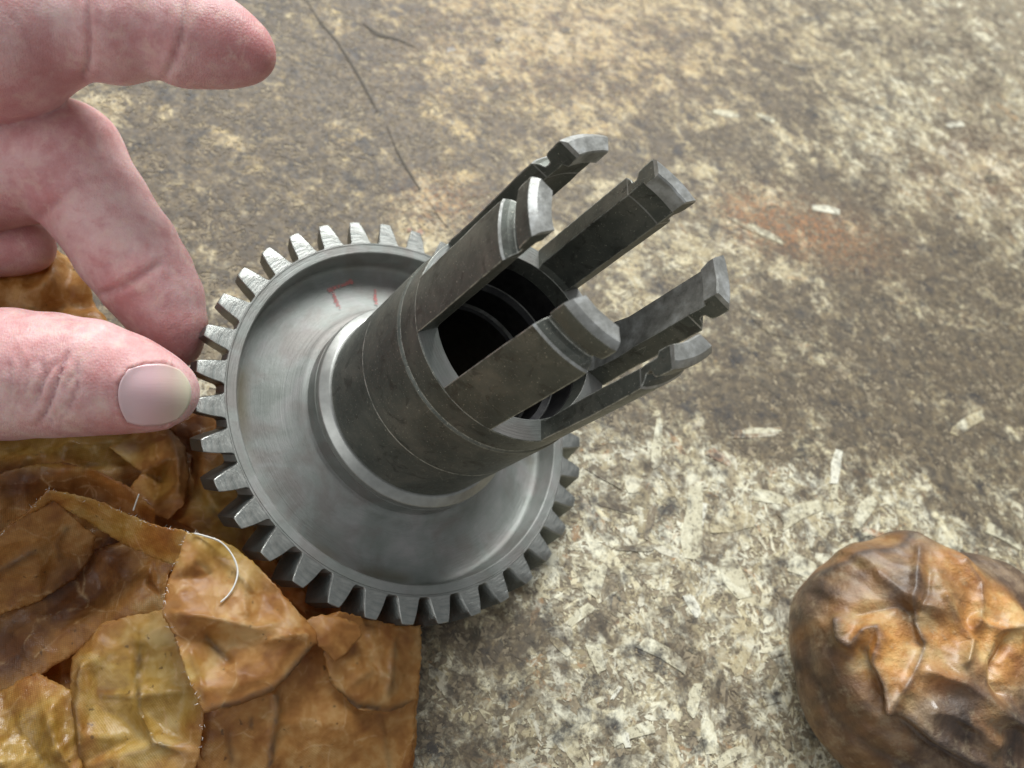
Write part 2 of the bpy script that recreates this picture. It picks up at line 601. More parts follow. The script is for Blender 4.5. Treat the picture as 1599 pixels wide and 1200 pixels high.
def dirt_and_falloff_at(xy):
    """painted light falloff toward the far side, and where the board is grimy: patches located on the board (given through the photo's outline of them)"""
    P = to_px(np.column_stack([xy, np.zeros(len(xy))]))
    d = np.full(len(P), 0.24)
    d += 0.13 * np.clip((640 - P[:, 1]) / 400, 0, 1)  # ramp in the dirt value paints light falloff toward the far side
    for c, rx, ry, a, w in [((330, 250), 330, 230, 0, 0.72), ((480, 60), 140, 90, 0, 0.3), ((560, 130), 130, 210, -35, 0.38), ((760, 330), 120, 60, 30, 0.1),
                            ((1230, 640), 330, 80, 6, 0.8), ((1400, 600), 160, 70, 15, 0.4), ((230, 330), 240, 120, 10, 0.3), ((1540, 560), 260, 170, 20, 0.55), ((1530, 760), 130, 80, 20, 0.40),
                            ((1130, 130), 90, 50, 10, 0.3), ((1180, 265), 150, 40, 10, 0.35), ((1300, 360), 160, 60, 0, 0.3),
                            ((1450, 420), 240, 70, 10, 0.35), ((740, 1050), 110, 130, 30, 0.42), ((1060, 1060), 110, 60, -25, 0.35),
                            ((880, 250), 200, 60, -20, 0.14), ((30, 420), 200, 120, 0, 0.5), ((1000, 480), 160, 60, 0, 0.25),
                            ((1030, 950), 90, 50, 20, 0.3), ((1190, 900), 60, 120, 10, 0.22), ((800, 990), 200, 30, 0, 0.35), ((1240, 170), 50, 130, -20, 0.45), ((1040, 215), 120, 36, -10, 0.35), ((700, 30), 80, 60, 0, 0.25), ((950, 120), 80, 40, 20, 0.25), ((1450, 60), 120, 40, 10, 0.25), ((1330, 480), 160, 40, 0, 0.35), ((1530, 180), 80, 50, 0, 0.25), ((780, 240), 70, 60, 0, 0.25), ((1230, 560), 90, 50, 0, 0.2), ((1180, 700), 60, 30, 0, 0.35)]:
        d += 1.4 * w * gblob(P, c, rx, ry, a)
    for c, rx, ry, a, w in [((840, 40), 170, 70, -10, 0.35), ((690, 310), 90, 60, -20, 0.45), ((170, 160), 60, 45, 0, 0.55),
                            ((1090, 780), 130, 140, 0, 0.30), ((1310, 760), 170, 70, 0, 0.3), ((930, 900), 130, 150, 0, 0.35), ((1120, 930), 160, 130, 0, 0.25), ((1010, 740), 120, 60, 0, 0.25),
                            ((1000, 1120), 110, 70, 0, 0.2), ((1350, 200), 150, 60, 0, 0.12), ((640, 400), 80, 40, 0, 0.2)]:
        d -= w * gblob(P, c, rx, ry, a)
    rust = 0.9 * gblob(P, (1260, 360), 110, 40, 15) + 0.5 * gblob(P, (1170, 335), 40, 40) + 0.35 * gblob(P, (1540, 270), 120, 60) \
        + 0.5 * gblob(P, (690, 315), 60, 40) + 0.25 * gblob(P, (880, 60), 250, 120)
    warm = np.clip(1.1 * gblob(P, (600, 120), 560, 330, 0) + 0.5 * gblob(P, (1050, 60), 300, 120), 0, 1)
    return np.clip(d, 0, 1.2), np.clip(rust, 0, 1), warm


def flakes(name, n, xr, yr, size, seed, zr, parent, keep=None, tilt=0.003):
    r = np.random.default_rng(seed)
    x = r.uniform(*xr, n)
    y = r.uniform(*yr, n)
    if keep is not None:
        m = keep(x, y, r)
        x, y = x[m], y[m]
        n = len(x)
    L = size[0] * np.exp(r.normal(0, 0.55, n))
    Wd = L * r.uniform(0.10, 0.42, n)
    th = r.uniform(0, 2 * PI, n)
    z = r.uniform(zr[0], zr[1], n)
    dirt, rust, warm = dirt_and_falloff_at(np.column_stack([x, y]))
    pal = np.array([(0.82, 0.79, 0.62), (0.68, 0.62, 0.43), (0.42, 0.36, 0.235), (0.33, 0.28, 0.18), (0.25, 0.215, 0.16),
                    (0.16, 0.13, 0.10), (0.075, 0.062, 0.055), (0.34, 0.19, 0.10), (0.68, 0.66, 0.55)])
    pr = np.array([0.17, 0.20, 0.17, 0.12, 0.12, 0.10, 0.07, 0.04, 0.07])
    ci = r.choice(len(pal), n, p=pr / pr.sum())
    col = pal[ci] * r.uniform(0.8, 1.15, (n, 1))
    col = col * (1 - warm[:, None] * 0.55) + warm[:, None] * 0.55 * np.array([0.44, 0.33, 0.17])
    K = 6
    base = np.array([0.0, 0.9, 2.0, PI, PI + 0.95, PI + 2.1])
    ang = base[None] + r.uniform(-0.3, 0.3, (n, K))
    rad = r.uniform(0.75, 1.1, (n, K))
    lx = np.cos(ang) * rad * L[:, None] * 0.5
    ly = np.sin(ang) * rad * Wd[:, None] * 0.5
    X = x[:, None] + lx * np.cos(th)[:, None] - ly * np.sin(th)[:, None]
    Y = y[:, None] + lx * np.sin(th)[:, None] + ly * np.cos(th)[:, None]
    tx, ty = r.normal(0, tilt, n), r.normal(0, tilt * 2, n)
    Z = z[:, None] + lx * tx[:, None] + ly * ty[:, None]
    V = np.stack([X, Y, Z], 2).reshape(-1, 3)
    me = bpy.data.meshes.new(name)
    me.vertices.add(n * K)
    me.vertices.foreach_set("co", V.astype(np.float32).ravel())
    me.loops.add(n * K)
    me.loops.foreach_set("vertex_index", np.arange(n * K, dtype=np.int32))
    me.polygons.add(n)
    me.polygons.foreach_set("loop_start", np.arange(0, n * K, K, dtype=np.int32))
    me.update(calc_edges=True)
    me.validate()
    at_ = me.attributes.new("flake", 'FLOAT_COLOR', 'FACE')
    at_.data.foreach_set("color", np.column_stack([col, np.ones(n)]).astype(np.float32).ravel())
    for nm, val in (("dirt", dirt), ("rust", rust), ("warm", warm)):
        a2 = me.attributes.new(nm, 'FLOAT', 'FACE')
        a2.data.foreach_set("value", val.astype(np.float32))
    uv = me.uv_layers.new(name="UVMap")
    off = r.uniform(0, 50, (n, 1, 2))
    uv.data.foreach_set("uv", (np.stack([lx, ly], 2) + off).astype(np.float32).ravel())
    me.materials.append(MT['chips'])
    o = bpy.data.objects.new(name, me)
    C.objects.link(o)
    o.parent = parent
    o['kind'] = 'stuff'
    return o


def build_bench():
    nx = 2
    x0, x1, y0, y1 = -60, 120, -60, 110
    bench = mesh_obj("workbench_top", [(x0, y0, -0.012), (x1, y0, -0.012), (x1, y1, -0.012), (x0, y1, -0.012),
                                       (x0, y0, -2.0), (x1, y0, -2.0), (x1, y1, -2.0), (x0, y1, -2.0)],
                     [(0, 1, 2, 3), (7, 6, 5, 4), (0, 4, 5, 1), (1, 5, 6, 2), (2, 6, 7, 3), (3, 7, 4, 0)], MT['under'])
    bench['kind'] = 'structure'
    bench['label'] = 'grimy pressed-chip workbench board under the gear'

    def near(x, y, r):
        d = np.hypot(x - 3, y - 3)
        return r.uniform(0, 1, len(x)) < np.clip(1.35 - d / 45, 0.25, 1)

    flakes("wood_flakes", 130000, (-16, 46), (-14, 34), (0.30,), 3, (-0.006, 0.0), bench, near)
    flakes("wood_flakes", 130000, (-12, 24), (-12, 24), (0.13,), 4, (-0.004, 0.002), bench)
    flakes("wood_flakes", 7500, (-12, 30), (-12, 26), (0.55,), 5, (-0.002, 0.002), bench)

    # the chips big enough to pick out, each where it lies
    def chip(u, v, ln, wd, ang, col, z=0.03, th=0.006, dirty=0.1):
        p = at(u, v, 0)
        e = at(u + math.cos(math.radians(ang)) * ln / 2, v - math.sin(math.radians(ang)) * ln / 2, 0)
        s = at(u - math.sin(math.radians(ang)) * wd / 2, v - math.cos(math.radians(ang)) * wd / 2, 0)
        ex, sx = (e - p)[:2], (s - p)[:2]
        r = np.random.default_rng(int(u * 7 + v))
        prof = [(-1, -.35), (-.93, -.95), (-.1, -1), (.85, -.9), (1, -.55), (.96, .6), (.2, 1), (-.7, .95), (-1.02, .5)]
        top = [(p[0] + ex[0] * a * r.uniform(.75, 1.12) + sx[0] * b * r.uniform(.6, 1.2),
                p[1] + ex[1] * a * r.uniform(.75, 1.12) + sx[1] * b * r.uniform(.6, 1.2)) for a, b in prof]
        k = len(top)
        vs = [(x, y, z + th + r.uniform(-.002, .003)) for x, y in top] + [(x, y, z - 0.02) for x, y in top]
        fs = [tuple(range(k))] + [(i, i + k, (i + 1) % k + k, (i + 1) % k) for i in range(k)]
        o = mesh_obj("wood_chip", vs, fs, MT['chips'], bench)
        me = o.data
        at_ = me.attributes.new("flake", 'FLOAT_COLOR', 'FACE')
        at_.data.foreach_set("color", np.tile(np.array(list(col) + [1.0], np.float32), len(me.polygons)))
        for nm, val in (("dirt", dirty), ("rust", 0.0), ("warm", 0.0)):
            a2 = me.attributes.new(nm, 'FLOAT', 'FACE')
            a2.data.foreach_set("value", np.full(len(me.polygons), val, np.float32))
        uv = me.uv_layers.new(name="UVMap")
        th_ = math.atan2(ex[1], ex[0])
        co = np.array([me.vertices[l.vertex_index].co[:2] for l in me.loops]) - p[:2]
        w = np.column_stack([co[:, 0] * math.cos(th_) + co[:, 1] * math.sin(th_), -co[:, 0] * math.sin(th_) + co[:, 1] * math.cos(th_)])
        uv.data.foreach_set("uv", w.astype(np.float32).ravel())
        recalc(o)

    W_, P_, T_, D_, O_ = (0.80, 0.79, 0.68), (0.62, 0.59, 0.44), (0.46, 0.40, 0.26), (0.07, 0.06, 0.055), (0.40, 0.18, 0.09)
    for a in [(1306, 730, 58, 18, 82, W_), (1303, 768, 26, 12, 88, P_), (1084, 812, 110, 38, 84, P_), (1088, 810, 60, 24, 80, W_),
              (1144, 816, 76, 26, 12, T_), (1192, 672, 62, 10, 2, P_), (1180, 676, 80, 16, 4, (0.2, 0.12, 0.08)),
              (1148, 905, 78, 34, -62, P_), (1082, 945, 42, 16, -62, W_), (1037, 1022, 92, 26, -33, P_), (932, 1025, 58, 20, -68, P_),
              (1257, 888, 56, 30, -28, P_), (985, 1145, 80, 24, 22, P_), (978, 1156, 26, 12, -70, W_), (962, 1082, 26, 7, 55, W_),
              (1165, 1010, 88, 20, 68, T_), (1015, 812, 66, 14, 78, (0.14, 0.11, 0.09)), (992, 857, 62, 12, 0, (0.10, 0.085, 0.07)),
              (1122, 868, 84, 9, 55, (0.11, 0.09, 0.075)), (995, 735, 72, 30, 76, T_), (1026, 695, 80, 16, 86, P_),
              (1124, 715, 46, 14, -30, (0.26, 0.13, 0.09)), (1250, 800, 70, 34, 20, P_), (1350, 800, 64, 22, 50, P_),
              (1372, 835, 54, 12, -20, O_), (1330, 850, 60, 14, 35, P_), (1262, 830, 60, 9, -75, (0.12, 0.1, 0.08)),
              (943, 745, 66, 12, -35, D_), (965, 793, 70, 11, -15, D_), (1208, 1090, 30, 22, 10, D_), (1213, 1020, 26, 14, 20, D_),
              (912, 1117, 26, 24, 0, D_), (1105, 1150, 60, 26, -80, P_), (1085, 1090, 58, 20, 80, P_), (1140, 1180, 54, 22, 30, P_),
              (905, 960, 50, 18, 40, P_), (876, 1010, 44, 16, -40, T_), (930, 905, 54, 26, 70, P_), (1200, 775, 56, 20, -10, P_),
              (1196, 184, 34, 9, -18, P_), (1135, 178, 40, 10, -8, P_), (1340, 232, 46, 20, 30, P_), (1195, 365, 60, 11, -30, P_),
              (1290, 328, 44, 12, -12, W_), (1492, 195, 28, 12, 10, W_), (1412, 260, 26, 11, 55, P_), (1265, 30, 44, 12, 8, D_),
              (1232, 100, 48, 8, -20, (0.10, 0.08, 0.07)), (1548, 278, 22, 14, 0, D_), (1480, 300, 56, 6, -50, (0.09, 0.085, 0.08)),
              (1160, 352, 60, 7, -30, (0.13, 0.08, 0.06)), (1115, 355, 34, 14, 84, D_), (1440, 70, 34, 9, 25, P_), (1390, 150, 34, 12, 60, P_),
              (778, 62, 14, 9, 30, (0.7, 0.68, 0.68)), (704, 78, 13, 8, 10, (0.66, 0.64, 0.66)), (884, 48, 12, 10, 0, D_),
              (652, 366, 20, 11, 30, (0.34, 0.05, 0.05)), (640, 360, 9, 7, 0, (0.30, 0.06, 0.05)), (752, 98, 10, 8, 0, D_), (772, 138, 16, 8, 20, D_), (1512, 660, 60, 20, 35, T_), (1570, 840, 70, 14, -35, P_)]:
        chip(*a, z=0.004 + 0.006 * random.random(), dirty=(-0.35 if a[5] == W_ else -0.08 if a[5] == P_ else 0.05) + (0.6 if a[1] < 600 else 0))
    # long dark splits in the board, each a sliver gap filled with dirt
    for pts, w in [([(478, 0), (500, 35), (524, 62), (546, 95), (566, 130), (590, 175)], 1.8), ([(604, 196), (618, 232), (634, 262), (656, 296)], 2.2),
                   ([(566, 36), (590, 54), (622, 62), (648, 74)], 2.6), ([(1155, 480), (1200, 520), (1290, 540)], 1.5),
                   ([(660, 300), (690, 345), (720, 380)], 1.2)]:
        L_, R_ = [], []
        for i, (u, v) in enumerate(pts):
            a_, b_ = pts[max(0, i - 1)], pts[min(len(pts) - 1, i + 1)]
            d = np.array([b_[0] - a_[0], b_[1] - a_[1]], float)
            d /= np.linalg.norm(d)
            ww = w * (0.3 + random.random() * 0.9) * (0.25 if i in (0, len(pts) - 1) else 1)
            L_.append(at(u - d[1] * ww, v + d[0] * ww, 0.014))
            R_.append(at(u + d[1] * ww, v - d[0] * ww, 0.014))
        k = len(pts)
        o = mesh_obj("dirt_filled_crack", L_ + R_, [(i, i + 1, k + i + 1, k + i) for i in range(k - 1)],
                     MT['crack'], bench)
    return bench


MT['tooth_rim'] = make_plain('bright_shoulder_steel', (0.42, 0.425, 0.40), 0.42, 0.8, 0.4, 5)
MT['crack'] = make_plain("crack_dirt", (0.10, 0.085, 0.065), 0.85, 0, 0.5, 12)
build_bench()


# ------------------------------------------------------------------ the gear with its slotted sleeve
def gear_matrix():
    m = Matrix.Identity(4)
    for i in range(3):
        for j in range(3):
            m[i][j] = GEAR[i, j]
        m[i][3] = GEAR_O[i]
    return m


def lathe(name, prof, mat, parent, seg=180, closed=True, smooth=True, sharp=32):
    n = len(prof)
    vs, fs = [], []
    for k in range(seg):
        a = 2 * PI * k / seg
        c, s = math.cos(a), math.sin(a)
        vs += [(r * c, r * s, z) for r, z in prof]
    m = n if closed else n - 1
    for k in range(seg):
        k2 = (k + 1) % seg
        for i in range(m):
            j = (i + 1) % n
            fs.append((k * n + i, k2 * n + i, k2 * n + j, k * n + j))
    o = mesh_obj(name, vs, fs, mat, parent, smooth)
    recalc(o)
    mark_sharp(o, sharp)
    return o


def mark_sharp(o, deg=32):
    bm = bmesh.new()
    bm.from_mesh(o.data)
    t = math.radians(deg)
    for e in bm.edges:
        e.smooth = not (len(e.link_faces) != 2 or e.calc_face_angle(0) > t)
    for f in bm.faces:
        f.smooth = True
    bm.to_mesh(o.data)
    bm.free()


def fillet(prof, idx_r):
    """round the listed corners of a profile: {index: radius}"""
    out = []
    n = len(prof)
    for i, p in enumerate(prof):
        if i not in idx_r:
            out.append(p)
            continue
        p = np.array(p)
        a, b = np.array(prof[(i - 1) % n]), np.array(prof[(i + 1) % n])
        r = idx_r[i]
        da, db = (a - p), (b - p)
        la, lb = np.linalg.norm(da), np.linalg.norm(db)
        s, e = p + da / la * min(r, la * .49), p + db / lb * min(r, lb * .49)
        for t in np.linspace(0, 1, 7):
            q = (1 - t) ** 2 * s + 2 * t * (1 - t) * p + t * t * e
            out.append(tuple(q))
    return out


R_OUT, R_IN = 1.955, 1.57
NT, TH0 = 36, 1.31691419
THICK, TWIST = 0.66, math.radians(-3.0)


def build_gear():
    g = empty("slotted_gear", label='steel gear wheel with an upright six-pronged slotted sleeve, held at its rim by the hand',
              category='gear')
    g.matrix_world = gear_matrix()
    # toothed wheel body: rim, dished web, hub fillet
    prof = [(3.885, 0.0), (3.855, 0.0), (3.845, -0.012), (3.835, 0.0), (3.67, 0.0), (3.648, -0.02), (3.60, -0.60), (3.30, -0.64),
            (2.78, -0.50), (2.48, -0.34), (2.32, -0.19), (2.225, -0.17), (2.225, 0.22), (2.12, 0.22), (1.60, 0.22), (1.30, 0.0), (1.30, -0.86),
            (3.1, -0.84), (3.3, -THICK), (3.84, -THICK), (3.885, -THICK + 0.04)]
    prof = fillet(prof, {6: 0.12, 7: 0.3, 8: 0.35, 9: 0.2, 10: 0.06})
    lathe("wheel_disc", prof, MT['turned'], g)
    lathe("shoulder_ring", fillet([(2.215, 0.215), (2.205, 0.36), (2.03, 0.50), (1.90, 0.50), (1.90, 0.215)], {1: 0.03, 2: 0.03}), MT['tooth_rim'], g)
    # the sleeve: turned tube up to the foot of the slots
    prof = [(1.60, 0.30), (R_OUT + 0.03, 0.30), (R_OUT + 0.03, 1.955), (R_OUT + 0.02, 1.965), (R_OUT + 0.03, 1.975), (R_OUT + 0.03, 3.38), (R_OUT + 0.018, 3.40),
            (R_OUT - 0.012, 3.43), (R_OUT - 0.004, 3.46), (R_OUT, 3.48), (R_OUT, 3.985), (R_OUT - 0.015, 4.0), (R_IN, 4.0), (R_IN, 2.9), (1.44, 2.84), (1.44, 2.2), (1.33, 2.14), (1.33, 0.30)]
    sl = lathe("sleeve", prof, MT['black'], g, sharp=25)
    sl.data.materials.append(MT['turned'])
    for p in sl.data.polygons:
        if abs(p.center.z - 4.0) < 0.004 and math.hypot(p.center.x, p.center.y) > R_IN:
            p.material_index = 1
    lathe("bore_lining", [(1.565, 3.6), (1.565, 2.91), (1.435, 2.85), (1.435, 2.21), (1.32, 2.15), (1.32, 0.2), (1.295, -0.6), (1.28, -0.6), (1.29, 0.2),
                          (1.31, 2.2), (1.42, 2.25), (1.42, 2.88), (1.55, 2.96), (1.55, 3.6)], MT['bore'], g)
    for z, r in ((2.92, 1.553), (2.26, 1.423)):
        lathe("bore_step", [(r, z), (r - 0.02, z + 0.05), (r - 0.045, z - 0.03), (r - 0.02, z - 0.06)], MT['lug'], g, 120)

    # one tooth, involute-like flanks, twisted by the helix
    hw = [(3.872, 0.275), (3.895, 0.246), (3.93, 0.226), (4.02, 0.210), (4.12, 0.194), (4.22, 0.172), (4.32, 0.145), (4.385, 0.123), (4.40, 0.112)]
    zs = [0.0, -0.012, -0.22, -0.44, -THICK + 0.012, -THICK]
    vs, fs = [], []
    ring = [(r, -w) for r, w in hw] + [(r, w) for r, w in hw[::-1]]
    ring.insert(len(hw), (4.405, 0.0))
    k = len(ring)
    for zi, z in enumerate(zs):
        inset = 0.012 if zi in (0, len(zs) - 1) else 0.0
        tw = TWIST * (-z / THICK)
        for r, w in ring:
            rr_ = r - (inset if r > 4.3 else 0)
            ww = w - math.copysign(inset, w) if w else 0
            x, y = rr_, ww
            y *= 1.0
            vs.append((x * math.cos(tw) - y * math.sin(tw), x * math.sin(tw) + y * math.cos(tw), z))
    fs.append(tuple(range(k)))
    fs.append(tuple(range((len(zs) - 1) * k, len(zs) * k))[::-1])
    for zi in range(len(zs) - 1):
        for i in range(k):
            j = (i + 1) % k
            fs.append((zi * k + i, zi * k + j, (zi + 1) * k + j, (zi + 1) * k + i))
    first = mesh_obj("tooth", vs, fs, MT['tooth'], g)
    recalc(first)
    mark_sharp(first, 35)
    for i in range(NT):
        o = first if i == 0 else first.copy()
        if i:
            C.objects.link(o)
            o.parent = g
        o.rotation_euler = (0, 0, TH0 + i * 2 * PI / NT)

    # prongs
    def prong(a0, seed, chip=0.0):
        r_ = np.random.default_rng(seed)
        ri, rl = R_IN + 0.05, R_IN - 0.03
        lev = [(3.99, R_OUT, R_IN), (4.12, R_OUT, ri), (4.8, R_OUT, ri), (5.3, R_OUT, ri), (5.8, R_OUT, ri), (6.3, R_OUT, ri),
               (6.53, R_OUT, ri), (6.56, R_OUT - .03, ri), (6.63, R_OUT - .10, ri), (6.67, R_OUT - .185, ri), (6.73, R_OUT - .20, ri),
               (6.79, R_OUT - .19, ri), (6.825, R_OUT - .10, ri), (6.86, R_OUT - .075, ri), (6.92, R_OUT - .07, ri), (6.965, R_OUT - .065, rl), (7.14, R_OUT - .06, rl),
               (7.185, R_OUT - .065, rl), (7.24, R_OUT - .12, rl), (7.27, R_OUT - .16, rl + 0.02)]
        n = 12
        vs, fs = [], []
        for z, ro, ri in lev:
            for rad, sgn in ((ro, 1), (ri, -1)):
                ha = PI / 6 - math.asin(0.49 / rad)
                for i in range(n):
                    t = -1 + 2 * i / (n - 1)
                    t *= sgn
                    a = a0 + ha * t
                    j = 0
                    if chip and sgn < 0 or chip and abs(t) > 0.98:
                        j = 0
                    zz = z
                    rr_ = rad
                    # nicks and burrs on the corners
                    if abs(t) > 0.97:
                        e = (fbm(np.array([z * 3.1 + seed]), np.array([t * 5.0]), seed, 3)[0] - 0.5)
                        rr_ += 0.05 * e * sgn
                        a += -math.copysign(0.02, t) * max(0, e)
                        if chip and t > 0 and 4.9 < z < 7.1:
                            a -= chip * (0.35 + 0.65 * fbm(np.array([z * 2.3]), np.array([1.7]), seed, 2)[0])
                    if z > 7.18:
                        zz += 0.02 * (fbm(np.array([a * 9.0]), np.array([rad * 7]), seed + 3, 2)[0] - 0.5)
                    vs.append((rr_ * math.cos(a), rr_ * math.sin(a), zz))
        k = 2 * n
        for l in range(len(lev) - 1):
            for i in range(k):
                j = (i + 1) % k
                fs.append((l * k + i, l * k + j, (l + 1) * k + j, (l + 1) * k + i))
        top = (len(lev) - 1) * k
        for l, fl in ((0, True), (top, False)):
            for i in range(n - 1):
                q = (l + i, l + i + 1, l + k - 2 - i, l + k - 1 - i)
                fs.append(q[::-1] if fl else q)
        o = mesh_obj("prong", vs, fs, MT['black'], g)
        o.data.materials.append(MT['lug'])
        for p in o.data.polygons:
            if p.center.z > 7.19 or 6.53 < p.center.z < 6.56 or (chip and math.hypot(p.center.x, p.center.y) < R_IN + .06) or (p.center.z > 6.93 and math.hypot(p.center.x, p.center.y) < R_IN + .02):  # chipped prong's inner face takes paler steel, its reflected light put into colour
                p.material_index = 1
        recalc(o)
        mark_sharp(o, 17)
        return o

    A0 = math.radians(213.53)
    for i in range(6):
        prong(A0 + i * PI / 3, 20 + i, 0.10 if i == 2 else 0.0)

    # red crayon strokes left on the web
    def web_z(r):
        pr = [(2.46, -0.28), (2.78, -0.49), (3.15, -0.585), (3.6, -0.6)]
        return float(np.interp(r, [p[0] for p in pr], [p[1] for p in pr])) + 0.012

    def mark(pts, w, seed):
        r_ = np.random.default_rng(seed)
        # photo position -> gear frame at web height
        P = []
        for u, v in pts:
            d = GEAR.T @ px_ray(u, v)
            c = GEAR.T @ (CAM - GEAR_O)
            s = (-0.54 - c[2]) / d[2]
            P.append((c + d * s)[:2])
        P = np.array(P)
        t = np.linspace(0, 1, 26)
        cs = np.linspace(0, 1, len(P))
        X = np.column_stack([np.interp(t, cs, P[:, 0]), np.interp(t, cs, P[:, 1])])
        d = np.gradient(X, axis=0)
        d /= np.linalg.norm(d, axis=1)[:, None] + 1e-9
        nn = np.column_stack([-d[:, 1], d[:, 0]])
        vs, fs = [], []
        for i in range(len(t)):
            ww = w * (0.35 + 0.9 * r_.uniform()) * (0.5 if i in (0, len(t) - 1) else 1)
            for s_ in (-1, 1):
                q = X[i] + nn[i] * s_ * ww
                vs.append((q[0], q[1], web_z(math.hypot(*q))))
        for i in range(len(t) - 1):
            if r_.uniform() > 0.14:
                fs.append((2 * i, 2 * i + 1, 2 * i + 3, 2 * i + 2))
        mesh_obj("crayon_mark", vs, fs, MT['red'], g, False, label='short red crayon stroke')

    mark([(513, 454), (524, 448), (538, 444), (552, 438)], 0.055, 1)
    mark([(520, 452), (523, 468), (527, 486)], 0.05, 2)
    mark([(586, 452), (584, 468), (582, 482)], 0.045, 3)
    return g


gear = build_gear()


# ------------------------------------------------------------------ oiled wrapping paper, screwed open under the gear
MT['paper'] = make_paper()


def in_poly(P, poly):
    poly = np.array(poly, float)
    x, y = P[:, 0], P[:, 1]
    ins = np.zeros(len(P), bool)
    j = len(poly) - 1
    for i in range(len(poly)):
        xi, yi, xj, yj = *poly[i], *poly[j]
        c = ((yi > y) != (yj > y)) & (x < (xj - xi) * (y - yi) / (yj - yi + 1e-12) + xi)
        ins ^= c
        j = i
    return ins


def tri_height(ctrl, tris, P):
    """piecewise-linear height over the control triangulation"""
    H = np.full(len(P), np.nan)
    near = np.full(len(P), 1e18)
    for t in tris:
        a, b, c = ctrl[t[0]], ctrl[t[1]], ctrl[t[2]]
        A = np.array([[b[0] - a[0], c[0] - a[0]], [b[1] - a[1], c[1] - a[1]]])
        dt = np.linalg.det(A)
        if abs(dt) < 1e-6:
            continue
        w = (P - a[:2]) @ np.linalg.inv(A).T
        o = np.maximum(0, -w[:, 0]) + np.maximum(0, -w[:, 1]) + np.maximum(0, w.sum(1) - 1)
        h = a[2] + w[:, 0] * (b[2] - a[2]) + w[:, 1] * (c[2] - a[2])
        m = o < near
        H[m] = h[m]
        near[m] = o[m]
    return H


